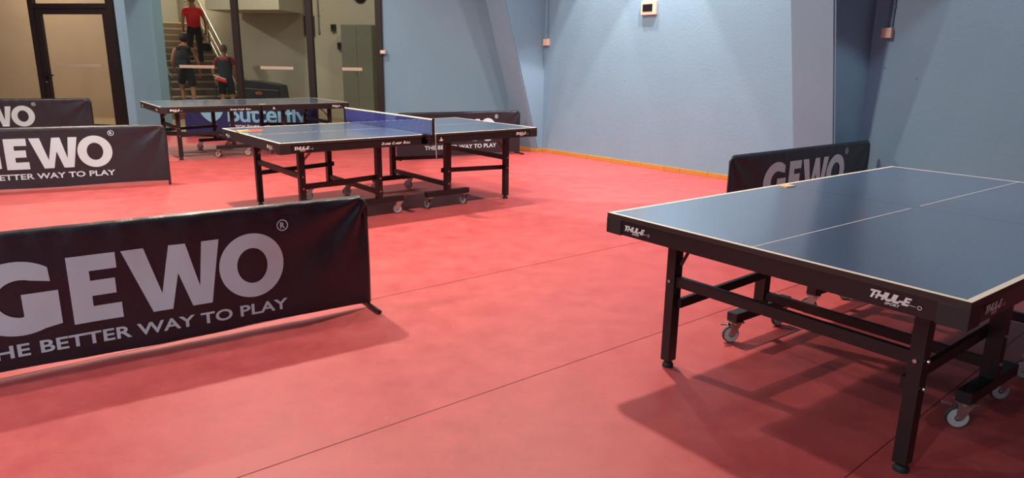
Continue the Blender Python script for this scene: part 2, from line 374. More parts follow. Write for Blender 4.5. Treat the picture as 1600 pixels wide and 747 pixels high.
# cream wall behind the door, nearer than the stair
TAUPE = wall_mat('taupe_wall_paint', srgb(176, 148, 122), srgb(160, 134, 110), 0.2)
quad_wall('wall_corridor_left', (-14.5, 17.3), (-8.35, 16.55), 0, HC, TAUPE)
quad_wall('wall_corridor_end', (-14.4, 14.3), (-14.4, 17.3), 0, HC, CREAM)
quad_wall('wall_corridor_side', (0.5, 16.6), (0.5, 12.2), 0, HC, CREAM)
bm = bmesh.new(); poly_prism(bm, [(-14.6, 14.6, 0), (0.6, 12.2, 0), (0.6, 17, 0), (-6.0, 17.6, 0), (-14.6, 17.6, 0)], (0, 0, 1), 0.004); struct('floor_corridor', bm, CFLOOR)
bm = bmesh.new(); poly_prism(bm, [(-14.6, 14.3, HC), (0.6, 11.9, HC), (0.6, 17, HC), (-6.0, 24, HC + 0.9), (-14.6, 24, HC + 0.9)], (0, 0, 1), 0.1); struct('ceiling_corridor', bm, CEILM)
# staircase
st = empty('staircase', cs(-0.8, 0, 0), 0, label='pale stone staircase with steel handrails climbing away behind the glass', cat='staircase')
NST, RS, TR = 14, 0.167, 0.275
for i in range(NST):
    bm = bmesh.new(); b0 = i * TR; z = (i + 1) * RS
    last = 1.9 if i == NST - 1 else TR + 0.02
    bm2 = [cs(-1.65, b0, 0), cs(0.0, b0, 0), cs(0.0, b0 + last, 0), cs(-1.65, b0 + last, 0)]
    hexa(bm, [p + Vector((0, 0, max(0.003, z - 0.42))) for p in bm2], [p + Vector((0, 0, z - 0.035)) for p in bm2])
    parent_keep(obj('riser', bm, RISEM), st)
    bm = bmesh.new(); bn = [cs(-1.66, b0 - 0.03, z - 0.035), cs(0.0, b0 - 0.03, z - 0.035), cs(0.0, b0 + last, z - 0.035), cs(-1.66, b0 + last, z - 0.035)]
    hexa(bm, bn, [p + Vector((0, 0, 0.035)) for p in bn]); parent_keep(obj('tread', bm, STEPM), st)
for side, a in (('r', -0.08), ('l', -1.60)):
    bm = bmesh.new(); z1 = NST * RS
    def rl(h): return [cs(a, -0.15, h + 0.05), cs(a, 0.2, h + 0.12), cs(a, (NST - 0.5) * TR, z1 + h), cs(a, (NST + 3) * TR, z1 + h)]
    tube(bm, rl(0.92), 0.024); tube(bm, rl(0.62), 0.011); tube(bm, rl(0.38), 0.011)
    for b_ in (0.2, 1.25, 2.4, 3.6):
        zz = max(RS, (b_ // TR + 1) * RS); zt = 0.12 + 0.92 + (b_ - 0.2) * (z1 - 0.12) / ((NST - 0.5) * TR - 0.2)
        cyl(bm, cs(a, b_, zz), cs(a, b_, zt), 0.018)
    parent_keep(obj('handrail', bm, STEEL), st)
# upper landing slab, overhanging the cream wall
bm = bmesh.new()
pl = [Vector((-6.82, 16.15, 0)), Vector((-5.1, 15.85, 0)), Vector((-4.95, 17.15, 0)), Vector((-6.5, 17.4, 0)), Vector((-6.8, 17.3, 0))]
hexa(bm, [p + Vector((0, 0, 2.44)) for p in pl], [p + Vector((0, 0, 3.3)) for p in pl]); struct('ceiling_landing_slab', bm, CREAM)
for (x, y, z, p) in ((-5.2, 14.6, HC - 0.1, 100), (-10.6, 14.9, HC - 0.1, 210), (-2.0, 14.2, HC - 0.1, 60), (-9.0, 19.6, HC + 0.2, 170)):
    disc_light('corridor_lamp_light', x, y, z, p, 0.4, (1, 0.90, 0.75))

# locker
LK = mat('grey_green_steel', srgb(112, 114, 102), 0.5, var=0.08, vscale=4, bump=0.03)
cwd = (Vector((e1.x - e0.x, e1.y - e0.y))).normalized(); cwn = Vector((cwd.y, -cwd.x)); cang = math.atan2(cwd.y, cwd.x)
def cw(u, px=None): return Vector((e0.x, e0.y)) + cwd * u
def cw_at_px(px, off):
    """point of the corridor wall (moved off into the room) seen in the photo at column px"""
    k = (px - 800) / F_PX / math.cos(PITCH) * 1.0
    base = Vector((e0.x, e0.y)) + cwn * off
    # x = k*(y*cos+..)/ approx with horizontal ray
    t = (k * base.y - base.x) / (cwd.x - k * cwd.y)
    return base + cwd * t
PXC = math.cos(PITCH) ** 2
lk_p = Vector((-4.0, 16.75)); 
lp = cw(3.04) + cwn * 0.27
lk = empty('locker', (lp.x, lp.y, 0.005), cang, label='tall grey two-door steel locker against the cream wall behind the glass', cat='locker')
bm = bmesh.new(); box(bm, (0, 0, 1.10), (0.74, 0.40, 2.16), None, 0.006); obj('locker_body', bm, LK, lk)
for sx in (-1, 1):
    bm = bmesh.new(); box(bm, (sx * 0.183, -0.207, 1.12), (0.36, 0.018, 2.08), None, 0.004); d_ = obj('locker_door', bm, LK, lk)
    bm = bmesh.new(); box(bm, (sx * 0.05, -0.223, 1.12), (0.02, 0.02, 0.12), None, 0.004); obj('handle', bm, ZINC, d_)
    bm = bmesh.new(); cyl(bm, (sx * 0.14, -0.217, 1.68), (sx * 0.14, -0.227, 1.68), 0.012)
    obj('lock', bm, ZINC, d_)
bm = bmesh.new(); box(bm, (0, 0, 0.02), (0.74, 0.40, 0.04), None, 0.004); obj('plinth', bm, BLACKMETAL, lk)
# wall boxes, dome, grille, conduit on the cream wall
def on_wall(u, z, off): p = cw(u) + cwn * off; return (p.x, p.y, z)
def wall_thing(name, u, z, label, cat, off=0.0, group=None):
    return empty(name, on_wall(u, z, off), cang, label=label, cat=cat, group=group)
for (u, z, lab) in ((2.33, 2.13, 'upper small black box on the cream wall left of the locker'), (2.47, 1.72, 'lower small black box on the cream wall beside the locker door edge')):
    t = wall_thing('wall_box', u, z, lab, 'control box', group='black boxes beside the locker')
    bm = bmesh.new(); box(bm, (0, -0.035, 0), (0.105, 0.07, 0.16), None, 0.008); obj('casing', bm, CAPM, t)
    bm = bmesh.new(); box(bm, (0, -0.073, 0.02), (0.07, 0.006, 0.07), None, 0.002); obj('cover', bm, SCREEN, t)
t = wall_thing('dome_speaker', 3.0, 2.83, 'dark dome speaker high on the cream wall above the locker', 'speaker')
bm = bmesh.new(); bmesh.ops.create_uvsphere(bm, u_segments=24, v_segments=12, radius=0.13, matrix=Matrix.Translation((0, -0.02, 0))); obj('dome', bm, CAPM, t, True)
bm = bmesh.new(); cyl(bm, (0, 0, 0), (0, -0.03, 0), 0.15, 24); obj('mounting_ring', bm, BLACKMETAL, t)
t = wall_thing('vent_grille', 1.74, 2.17, 'dark ribbed vertical grille on the cream wall behind the second mullion', 'vent')
bm = bmesh.new(); box(bm, (0, -0.015, 0), (0.26, 0.03, 0.48), None, 0.004); obj('grille_frame', bm, LK, t)
bm = bmesh.new()
for k in range(10): box(bm, (0, -0.04, -0.2 + k * 0.044), (0.25, 0.022, 0.018), Matrix.Rotation(R(25), 3, 'X'))
obj('louvres', bm, CAPM, t)
t = wall_thing('wall_conduit', 1.97, 2.0, 'thin pale cable conduit running down the cream wall behind the glass', 'conduit')
bm = bmesh.new(); cyl(bm, (0, -0.02, 0.05), (0, -0.02, 2.55), 0.018, 12); cyl(bm, (0, -0.02, 0.0), (0, -0.02, 0.06), 0.028, 12)
for z in (0.4, 1.0, 1.6, 2.2): box(bm, (0, -0.012, z), (0.07, 0.024, 0.025))
obj('tube', bm, CEILM, t)

# bench table with a black case
bp = cw(0.92) + cwn * 0.75
bt = empty('bench_table', (bp.x, bp.y, 0.005), cang, label='low dark table behind the glass carrying a black case', cat='table')
bm = bmesh.new(); box(bm, (0.15, 0, 0.46), (1.75, 0.62, 0.03), None, 0.006); obj('table_top', bm, SCREEN, bt)
for sx in (-0.66, 0.96):
    for sy in (-0.26, 0.26):
        bm = bmesh.new(); bar(bm, (sx, sy, 0.0), (sx, sy, 0.445), 0.04, 0.04); obj('leg', bm, BLACKMETAL, bt)
ct = empty('equipment_case', (bp.x, bp.y, 0.481), cang, label='black sloping-topped case with a small orange mark, on the low table behind the glass', cat='case')
bm = bmesh.new()
prof = [(-0.50, 0), (0.44, 0), (0.40, 0.33), (0.10, 0.385), (-0.40, 0.44), (-0.50, 0.40)]
poly_prism(bm, [(x, -0.24, z) for x, z in prof], (0, 1, 0), 0.48)
bmesh.ops.bevel(bm, geom=list(bm.edges), offset=0.015, segments=2, affect='EDGES'); obj('case_body', bm, FABRIC, ct)
bm = bmesh.new(); bar(bm, (-0.49, -0.245, 0.26), (0.41, -0.245, 0.22), 0.006, 0.012, 0); obj('zip', bm, ZINC, ct)
ORANGE = mat('orange_print', srgb(180, 92, 48), 0.6, var=0.1)

# ---------------- text
def text_bm(s, w, h, shear=0.0, offset=0.0, depth=0.0006, space=1.0):
    """flat lettering as a bmesh in x (right), z (up); origin = left end of the baseline, scaled to w x h"""
    cu = bpy.data.curves.new('lettering', 'FONT'); cu.body = s; cu.size = 1; cu.shear = shear; cu.offset = offset; cu.extrude = 0.0
    cu.space_character = space; cu.resolution_u = 4
    ob = bpy.data.objects.new('lettering', cu); COL.objects.link(ob)
    dg = bpy.context.evaluated_depsgraph_get(); me = bpy.data.meshes.new_from_object(ob.evaluated_get(dg))
    bm = bmesh.new(); bm.from_mesh(me); bpy.data.objects.remove(ob); bpy.data.curves.remove(cu); bpy.data.meshes.remove(me)
    x0 = min(v.co.x for v in bm.verts); x1 = max(v.co.x for v in bm.verts); y0 = min(v.co.y for v in bm.verts); y1 = max(v.co.y for v in bm.verts)
    for v in bm.verts:
        x, y = v.co.x, v.co.y
        v.co = Vector(((x - x0) / (x1 - x0) * w, 0, (y - y0) / (y1 - y0) * h if h else (y - y0) * w / (x1 - x0)))
    return bm
def merge(bm, other, T=None):
    me = bpy.data.meshes.new('tmp'); other.to_mesh(me); other.free()
    if T is not None: me.transform(T)
    bm.from_mesh(me); bpy.data.meshes.remove(me); return bm
def fill_curve(loops, res=1):
    """flat letter shape from outlines (first outer, rest holes) -> bmesh in xz plane"""
    cu = bpy.data.curves.new('shape', 'CURVE'); cu.dimensions = '2D'; cu.fill_mode = 'BOTH'
    for lp_ in loops:
        sp = cu.splines.new('POLY'); sp.points.add(len(lp_) - 1)
        for i, p in enumerate(lp_): sp.points[i].co = (p[0], p[1], 0, 1)
        sp.use_cyclic_u = True
    ob = bpy.data.objects.new('shape', cu); COL.objects.link(ob)
    dg = bpy.context.evaluated_depsgraph_get(); me = bpy.data.meshes.new_from_object(ob.evaluated_get(dg))
    bm = bmesh.new(); bm.from_mesh(me); bpy.data.objects.remove(ob); bpy.data.curves.remove(cu); bpy.data.meshes.remove(me)
    for v in bm.verts: v.co = Vector((v.co.x, 0, v.co.y))
    return bm
def arc(cx, cy, rx, ry, a0, a1, n=28):
    return [(cx + rx * math.cos(R(a0 + (a1 - a0) * i / n)), cy + ry * math.sin(R(a0 + (a1 - a0) * i / n))) for i in range(n + 1)]
def glyphs_gewo(x0, z0, h):
    """the four heavy letters and the ring-R mark; 1.385 m wide for h = 0.33"""
    k = h / 0.33; bm = bmesh.new()
    def put(loops, x, w):
        merge(bm, fill_curve([[(x0 + k * (x + p[0] * w), z0 + h * p[1]) for p in lp_] for lp_ in loops]))
    g = arc(0.56, 0.5, 0.56, 0.53, 52, 300, 40) + [(1.0, 0.06), (1.0, 0.58), (0.62, 0.58), (0.62, 0.235)] + arc(0.60, 0.5, 0.28, 0.275, 262, 72, 26) + [(0.90, 0.70)]
    put([g], 0.0, 0.355)
    put([[(0, 0), (1, 0), (1, 0.235), (0.42, 0.235), (0.42, 0.39), (0.92, 0.39), (0.92, 0.62), (0.42, 0.62), (0.42, 0.765), (0.98, 0.765), (0.98, 1), (0, 1)]], 0.40, 0.205)
    put([[(0, 1), (.22, 1), (.36, .27), (.47, 1), (.64, 1), (.755, .3), (.81, 1), (1, 1), (.87, 0), (.66, 0), (.54, .55), (.45, 0), (.25, 0)]], 0.625, 0.445)
    put([arc(0.5, 0.5, 0.5, 0.53, 0, 360, 56)[:-1], arc(0.5, 0.5, 0.235, 0.29, 0, 360, 44)[:-1]], 1.055, 0.335)
    put([arc(0.5, 0.5, 0.5, 0.5 * 0.06 / 0.33 * 1.0, 0, 360, 32)[:-1], arc(0.5, 0.5, 0.40, 0.41 * 0.06 / 0.33, 0, 360, 32)[:-1]], 1.375, 0.062)
    for v in bm.verts:
        pass
    return bm
def glyph_reg(x, z, d):
    bm = fill_curve([arc(x, z, d / 2, d / 2, 0, 360, 32)[:-1], arc(x, z, d * 0.41, d * 0.41, 0, 360, 32)[:-1]])
    return merge(bm, text_bm('R', d * 0.42, d * 0.52, 0, 0.03), Matrix.Translation((x - d * 0.2, 0, z - d * 0.26)))
def slice_grid(bm, sx, sz, x0, x1, z0, z1):
    x = x0 + sx
    while x < x1:
        bmesh.ops.bisect_plane(bm, geom=bm.verts[:] + bm.edges[:] + bm.faces[:], plane_co=(x, 0, 0), plane_no=(1, 0, 0)); x += sx
    z = z0 + sz
    while z < z1:
        bmesh.ops.bisect_plane(bm, geom=bm.verts[:] + bm.edges[:] + bm.faces[:], plane_co=(0, 0, z), plane_no=(0, 0, 1)); z += sz

# ---------------- barriers
BL, BH = 2.40, 0.68
def cloth_fn(seed, amp=1.0, L=BL, H=BH):
    def w(x, z):
        n = noise.noise(Vector((x * 1.6 + seed * 7.1, z * 2.2, seed))) * 0.010
        n += noise.noise(Vector((x * 6 + seed, z * 3.5 + seed * 3, 2))) * 0.0035
        # folds fanning from the top corners
        for cx, sg in ((0, 1), (L, -1)):
            dx = (x - cx) * sg; dz = H - z
            r_ = math.hypot(dx, dz) + 1e-4; a = math.atan2(dz, max(dx, 1e-4))
            fall = math.exp(-r_ / 0.45) * min(1, r_ / 0.08)
            n += math.sin(a * 9 + seed * 1.7) * 0.010 * fall
        # puckers under the top hem
        n += math.sin(x * 43 + 3 * noise.noise(Vector((x * 3, seed, 0)))) * 0.0038 * math.exp(-(H - z) / 0.05)
        return n * amp
    return w
def make_cloth(wf, L=BL, H=BH, zb=0.03, rc=0.07, m=None):
    nx, nz = 120, 30; bm = bmesh.new(); rows = {}
    def topz(x):
        d = min(x, L - x)
        return H - (rc - math.sqrt(max(0, rc * rc - (rc - d) ** 2)) if d < rc else 0)
    for sgn in (-1, 1):
        for i in range(nx + 1):
            t = i / nx; x = L * (0.5 - 0.5 * math.cos(math.pi * t)) * 0.35 + L * t * 0.65
            x = min(max(x, 0), L)
            for j in range(nz + 1):
                q = j / nz; z = zb + (topz(x) - zb) * q
                ed = min(1, min(x, L - x) / 0.02); tp = min(1, (topz(x) - z) / 0.02)
                th = 0.013 * math.sqrt(max(0, 1 - (1 - ed) ** 2)) * math.sqrt(max(0, 1 - (1 - tp) ** 2))
                sag = 0.006 * math.sin(x / L * math.pi * 3) * (1 - q)
                rows[(sgn, i, j)] = bm.verts.new((x, sgn * th + wf(x, z) * (0.3 + 0.7 * min(1, (topz(x) - z) / 0.05)), z + sag))
    for sgn in (-1, 1):
        for i in range(nx):
            for j in range(nz):
                f = [rows[(sgn, i, j)], rows[(sgn, i + 1, j)], rows[(sgn, i + 1, j + 1)], rows[(sgn, i, j + 1)]]
                bm.faces.new(f if sgn < 0 else f[::-1])
    bmesh.ops.remove_doubles(bm, verts=[v for v in bm.verts if v.co.z > 0.04], dist=0.0006)
    return bm
def drape(bm, wf, H=BH, lift=0.0175):
    for v in bm.verts:
        x, z = v.co.x, v.co.z
        v.co.y = wf(x, z) * (0.3 + 0.7 * min(1, max(0, H - z) / 0.05)) - lift
    return bm
def barrier_frame(root, L=BL, H=BH, fl=0.16):
    bm = bmesh.new(); r_ = 0.009
    tube(bm, [(0.02, 0, 0.03), (0.02, 0, H - 0.10), (0.09, 0, H - 0.03), (L - 0.09, 0, H - 0.03), (L - 0.02, 0, H - 0.10), (L - 0.02, 0, 0.03)], r_, 8)
    obj('frame_tube', bm, BLACKMETAL, root)
    for x in (0.015, L - 0.015):
        bm = bmesh.new(); cyl(bm, (x, -0.16, 0.013), (x, fl, 0.013), 0.012, 12); cyl(bm, (x, 0, 0.013), (x, 0, 0.05), 0.010, 10)
        obj('foot', bm, BLACKMETAL, root)
def gewo_barrier(right, ang, seed, label, dz=0.0, amp=1.0, L=BL, H=BH, group='advertising barriers around the courts', tz=0.0, tx=0.0, k=1.0):
    """right = floor position of the right end, ang = direction from left end to right end"""
    d = Vector((math.cos(ang), math.sin(ang))); p = Vector(right) - d * L
    root = empty('court_barrier', (p.x, p.y, 0), ang, label=label, cat='barrier', group=group)
    wf = cloth_fn(seed, amp, L, H)
    o = obj('cover', make_cloth(wf, L, H), FABRIC, root, True)
    m0 = (BL - 1.395) / 2 + tx
    def sx_(bm):
        for v in bm.verts: v.co.x = L / 2 + (v.co.x - BL / 2) * k
        return bm
    bm = sx_(glyphs_gewo_only(m0, 0.235 + tz, 0.33)); slice_grid(bm, 0.025, 0.025, 0, L, 0.18, 0.62); drape(bm, wf, H); obj('brand_lettering', bm, PRINT, root, True, True)
    bm = sx_(glyph_reg(m0 + 1.40, 0.597 + tz, 0.062)); drape(bm, wf, H); obj('registered_mark', bm, PRINT, root, True, True)
    bm = text_bm('THE BETTER WAY TO PLAY', 1.39, 0.062, 0, 0.022, space=1.02); slice_grid(bm, 0.025, 0.025, 0, 1.4, 0, 0.06)
    bmesh.ops.translate(bm, verts=bm.verts, vec=(m0 + 0.01, 0, 0.125 + tz)); sx_(bm); drape(bm, wf, H); obj('slogan_lettering', bm, PRINT, root, False, True)
    barrier_frame(root, L, H)
    return root
def glyphs_gewo_only(x0, z0, h):
    k = h / 0.33; bm = bmesh.new()
    def put(loops, x, w):
        merge(bm, fill_curve([[(x0 + k * (x + p[0] * w), z0 + h * p[1]) for p in lp_] for lp_ in loops]))
    g = arc(0.56, 0.5, 0.56, 0.53, 50, 296, 40) + [(1.0, 0.06), (1.0, 0.56), (0.60, 0.56), (0.60, 0.24)] + arc(0.60, 0.5, 0.27, 0.27, 262, 66, 26) + [(0.93, 0.70)]
    put([g], 0.0, 0.355)
    put([[(0, 0), (1, 0), (1, 0.235), (0.42, 0.235), (0.42, 0.39), (0.92, 0.39), (0.92, 0.62), (0.42, 0.62), (0.42, 0.765), (0.98, 0.765), (0.98, 1), (0, 1)]], 0.40, 0.205)
    put([[(0, 1), (.22, 1), (.36, .27), (.47, 1), (.64, 1), (.755, .3), (.81, 1), (1, 1), (.87, 0), (.66, 0), (.54, .55), (.45, 0), (.25, 0)]], 0.625, 0.445)
    put([arc(0.5, 0.5, 0.5, 0.53, 0, 360, 56)[:-1], arc(0.5, 0.5, 0.235, 0.29, 0, 360, 44)[:-1]], 1.06, 0.335)
    return bm
gewo_barrier((-0.84, 3.96), math.atan2(1.035, 1.489), 1.0, 'black GEWO fabric barrier in the left foreground, nearest to the camera', tz=-0.035, amp=1.7)
gewo_barrier((-4.008, 8.103), R(27), 2.0, 'black GEWO fabric barrier standing in the middle distance at the left, second from the camera', tx=-0.06)
gewo_barrier((-7.36, 12.36), R(22), 3.3, 'black GEWO fabric barrier in front of the glass door, mostly hidden by another barrier', tx=-0.36, H=0.71, tz=0.02)
gewo_barrier((0.105, 11.135), R(26.7), 4.1, 'black GEWO fabric barrier behind the netted table, near the far corner of the hall', L=2.03, k=0.846)
gewo_barrier((3.767 - 0.02, 7.387 - 0.02), math.atan2(7.387 - 5.921, 3.767 - 1.836), 5.6, 'black GEWO fabric barrier against the blue wall, behind the nearest table', amp=0.6)

# blue barrier at the glass
bfp = wb(0.38, 0.095, 0)
root = empty('court_barrier', (bfp.x, bfp.y, 0), R(-10), label='blue Butterfly fabric barrier under the farthest table, standing along the glass', cat='barrier', group='advertising barriers around the courts')
BFL = 2.62; wf = cloth_fn(7.7, 1.0, BFL, 0.68)
obj('cover', make_cloth(wf, BFL, 0.68), BFABRIC, root, True)
bm = text_bm('Butterfly', 1.56, 0.41, 0, 0.018, space=0.95); slice_grid(bm, 0.06, 0.06, 0, 1.6, 0, 0.4); bmesh.ops.translate(bm, verts=bm.verts, vec=(0.88, 0, 0.195)); drape(bm, wf); obj('brand_lettering', bm, LIGHTBLUE, root, True, True)
bm = text_bm('www.butterfly.com', 1.15, 0.07, 0, 0.02); slice_grid(bm, 0.06, 0.06, 0, 1.2, 0, 0.07); bmesh.ops.translate(bm, verts=bm.verts, vec=(0.90, 0, 0.185)); drape(bm, wf); obj('web_lettering', bm, STICKER, root, True, True)
bm = bmesh.new()     # winged emblem
def leaf(cx, cz, ln, wd, a):
    pts = []
    n = 18
    for i in range(n + 1): t = i / n; pts.append((ln * t, wd * math.sin(math.pi * t ** 0.8)))
    for i in range(n - 1, 0, -1): t = i / n; pts.append((ln * t, -wd * 0.45 * math.sin(math.pi * t)))
    ca, sa = math.cos(R(a)), math.sin(R(a))
    return [(cx + ca * x - sa * y, cz + sa * x + ca * y) for x, y in pts]
for a, ln, wd in ((128, 0.40, -0.13), (52, 0.40, 0.13)):
    merge(bm, fill_curve([leaf(0.56 + (-0.02 if a > 90 else 0.02), 0.27, ln, wd, a)]))
slice_grid(bm, 0.06, 0.06, 0, 1, 0.2, 0.66); drape(bm, wf); obj('wing_emblem', bm, LIGHTBLUE, root, True, True)
barrier_frame(root, BFL, 0.68, 0.03)

# case mark
bm = text_bm('vio', 0.16, 0.09, 0.2, 0.02)
o = obj('mark', bm, ORANGE, ct); o.location = (-0.16, -0.247, 0.12)

# ---------------- tables
TL, TW, TZ = 2.74, 1.525, 0.76
def loc3(u, v, z): return (u - TL / 2, v - TW / 2, z)
def make_table():
    root = empty('table_tennis_table', (0, 0, 0))
    for hi in (0, 1):
        # board with painted lines: grid of faces, material 1 on the lines
        bm = bmesh.new(); x0, x1 = (0.0, TL / 2 - 0.0015) if hi == 0 else (TL / 2 + 0.0015, TL)
        xs = [x0, 0.02, x1] if hi == 0 else [x0, TL - 0.02, x1]
        # centre line stops short of the net fittings
        xs = [x0, 0.02, TL / 2 - 0.05, x1] if hi == 0 else [x0, TL / 2 + 0.05, TL - 0.02, x1]
        ys = [0, 0.02, TW / 2 - 0.002, TW / 2 + 0.002, TW - 0.02, TW]
        V = {}
        for i, x in enumerate(xs):
            for j, y in enumerate(ys):
                for k, z in enumerate((TZ - 0.022, TZ)): V[i, j, k] = bm.verts.new(loc3(x, y, z))
        for i in range(len(xs) - 1):
            for j in range(len(ys) - 1):
                f = bm.faces.new((V[i, j, 1], V[i + 1, j, 1], V[i + 1, j + 1, 1], V[i, j + 1, 1]))
                xm = (xs[i] + xs[i + 1]) / 2
                edge = (xm < 0.02 or xm > TL - 0.02) or j in (0, 4) or (j == 2 and abs(xm - TL / 2) > 0.05)
                f.material_index = 1 if edge else 0
                f = bm.faces.new((V[i, j, 0], V[i, j + 1, 0], V[i + 1, j + 1, 0], V[i + 1, j, 0])); f.material_index = 2
        for i in range(len(xs) - 1):
            for j in (0, len(ys) - 1):
                f = bm.faces.new((V[i, j, 0], V[i + 1, j, 0], V[i + 1, j, 1], V[i, j, 1])); f.material_index = 2
        for j in range(len(ys) - 1):
            for i in (0, len(xs) - 1):
                f = bm.faces.new((V[i, j, 0], V[i, j + 1, 0], V[i, j + 1, 1], V[i, j, 1])); f.material_index = 2
        obj('tabletop_half', bm, [TOPBLUE, WHITE_LINE, EDGE], root)
        # steel apron frame: three outer sides plus the inner one
        bm = bmesh.new(); zt, zb = TZ - 0.0225, TZ - 0.090; zc = (zt + zb) / 2; hh = zt - zb
        ins = 0.004
        for y in (0.015 + ins, TW - 0.015 - ins): box(bm, loc3((x0 + x1) / 2, y, zc), (x1 - x0 - 2 * ins, 0.03, hh), None, 0.003)
        for x in (x0 + ins + 0.015, x1 - ins - 0.015): box(bm, loc3(x, TW / 2, zc), (0.03, TW - 2 * ins, hh), None, 0.003)
        box(bm, loc3((x0 + x1) / 2, TW / 2, zc + 0.012), (x1 - x0 - 0.05, 0.03, hh - 0.03), None, 0.003)
        obj('apron_frame', bm, APRON, root)
        # corner caps
        xe = x0 if hi == 0 else x1; sg = 1 if hi == 0 else -1
        for (yc, sy) in ((0, 1), (TW, -1)):
            bm = bmesh.new()
            box(bm, loc3(xe + sg * 0.044, yc + sy * 0.004, zc - 0.001), (0.092, 0.010, hh + 0.004), None, 0.003)
            box(bm, loc3(xe + sg * 0.004, yc + sy * 0.044, zc - 0.001), (0.010, 0.092, hh + 0.004), None, 0.003)
            obj('corner_cap', bm, CAPM, root)
        m = (lambda u: u) if hi == 0 else (lambda u: TL - u)
        E, P = m(0.25), m(0.99)
        for v in (0.21, TW - 0.21):
            bm = bmesh.new(); bar(bm, loc3(E, v, 0.035), loc3(E, v, zb + 0.01), 0.055, 0.05, 0.004)
            lg = obj('leg', bm, BLACKMETAL, root)
            bm = bmesh.new(); cyl(bm, loc3(E, v, 0), loc3(E, v, 0.012), 0.027, 20); cyl(bm, loc3(E, v, 0.012), loc3(E, v, 0.024), 0.027, 20, 0.02)
            cyl(bm, loc3(E, v, 0.02), loc3(E, v, 0.045), 0.009, 10); obj('levelling_foot', bm, RUBBER, lg)
            # short wheel post
            bm = bmesh.new(); bar(bm, loc3(P, v, 0.165), loc3(P, v, zb + 0.01), 0.05, 0.062, 0.004); obj('wheel_post', bm, BLACKMETAL, root)
            # side bar, slightly rising to the post, with bolts
            sv = v + (0.04 if v < 0.5 else -0.04)
            bm = bmesh.new(); bar(bm, loc3(E + (0.0 if hi == 0 else 0), sv, 0.335), loc3(m(1.03), sv, 0.365), 0.022, 0.045, 0.003); obj('side_bar', bm, BLACKMETAL, root)
            bm = bmesh.new()
            for (bu, bz) in ((E, 0.335), (E, 0.44), (P, 0.36), (P, 0.235)):
                o_ = -0.029 if v < 0.5 else 0.029
                cyl(bm, loc3(bu, v + o_, bz), loc3(bu, v + o_ * 1.25, bz), 0.0075, 8)
            cyl(bm, loc3(E - 0.03 if hi == 0 else E + 0.03, v, 0.44), loc3(E - 0.036 if hi == 0 else E + 0.036, v, 0.44), 0.0075, 8)
            obj('bolts', bm, ZINC, root)
            # thin diagonal brace from leg to underside
            bm = bmesh.new(); bv = v + (0.036 if v < 0.5 else -0.036)
            bar(bm, loc3(E, bv, 0.52), loc3(m(0.315), bv, 0.60), 0.004, 0.02, 0); bar(bm, loc3(m(0.312), bv, 0.597), loc3(m(0.41), bv, zb + 0.02), 0.004, 0.02, 0)
            obj('folding_brace', bm, BRACE, root)
            # wheel beam with two casters
            c0, c1 = m(0.74), m(1.24)
            bm = bmesh.new(); bar(bm, loc3(c0, v, 0.145), loc3(c1, v, 0.145), 0.06, 0.05, 0.004); obj('wheel_beam', bm, BLACKMETAL, root)
            for cu_, ca in ((m(0.775), -37 if hi == 0 else -60), (m(1.205), -20 if hi == 0 else -75)):
                a = R(ca + (10 if v > 0.5 else -12)); dx, dy = math.cos(a), math.sin(a)
                ax = Vector(loc3(cu_, v, 0)) + Vector((dx * -0.022, dy * -0.022, 0.046)); nrm = Vector((-dy, dx, 0))
                bm = bmesh.new()
                box(bm, Vector(loc3(cu_, v, 0.1165)), (0.075, 0.06, 0.006), Matrix.Rotation(a, 3, 'Z'), 0.001)
                cyl(bm, loc3(cu_, v, 0.105), loc3(cu_, v, 0.115), 0.026, 16)
                for s_ in (-1, 1):
                    q = nrm * (0.0165 * s_); c_ = Vector(loc3(cu_, v, 0)); f_ = Vector((dx, dy, 0))
                    poly_prism(bm, [c_ + q + f_ * 0.03 + Vector((0, 0, 0.108)), c_ + q - f_ * 0.03 + Vector((0, 0, 0.108)), ax + q - f_ * 0.012 - Vector((0, 0, 0.006)), ax + q + f_ * 0.012 - Vector((0, 0, 0.006))], nrm, 0.0025 * s_)
                cyl(bm, ax - nrm * 0.021, ax + nrm * 0.021, 0.006, 10)
                if cu_ == m(0.775): bar(bm, ax - f_ * 0.03 + Vector((0, 0, 0.055)), ax - f_ * 0.065 + Vector((0, 0, 0.06)), 0.02, 0.006, 0.001)
                cs_ = obj('caster', bm, ZINC, root)
                bm = bmesh.new(); cyl(bm, ax - nrm * 0.011, ax + nrm * 0.011, 0.0455, 28, mi=0)
                es = [e for e in bm.edges if len(e.link_faces) == 2 and abs(abs(e.link_faces[0].normal.dot(nrm)) - abs(e.link_faces[1].normal.dot(nrm))) > 0.9]
                bmesh.ops.bevel(bm, geom=es, offset=0.004, segments=2, affect='EDGES')
                cyl(bm, ax - nrm * 0.0125, ax + nrm * 0.0125, 0.040, 24, mi=1); cyl(bm, ax - nrm * 0.0135, ax + nrm * 0.0135, 0.014, 16, mi=0)
                obj('wheel', bm, [RUBBER_GREY, WHEELGREY], cs_)
        bm = bmesh.new(); bar(bm, loc3(E, 0.21, 0.44), loc3(E, TW - 0.21, 0.44), 0.028, 0.05, 0.003); obj('crossbar', bm, BLACKMETAL, root)
        bm = bmesh.new(); bar(bm, loc3(P, 0.21, 0.225), loc3(P, TW - 0.21, 0.225), 0.028, 0.045, 0.003); obj('crossbar', bm, BLACKMETAL, root)
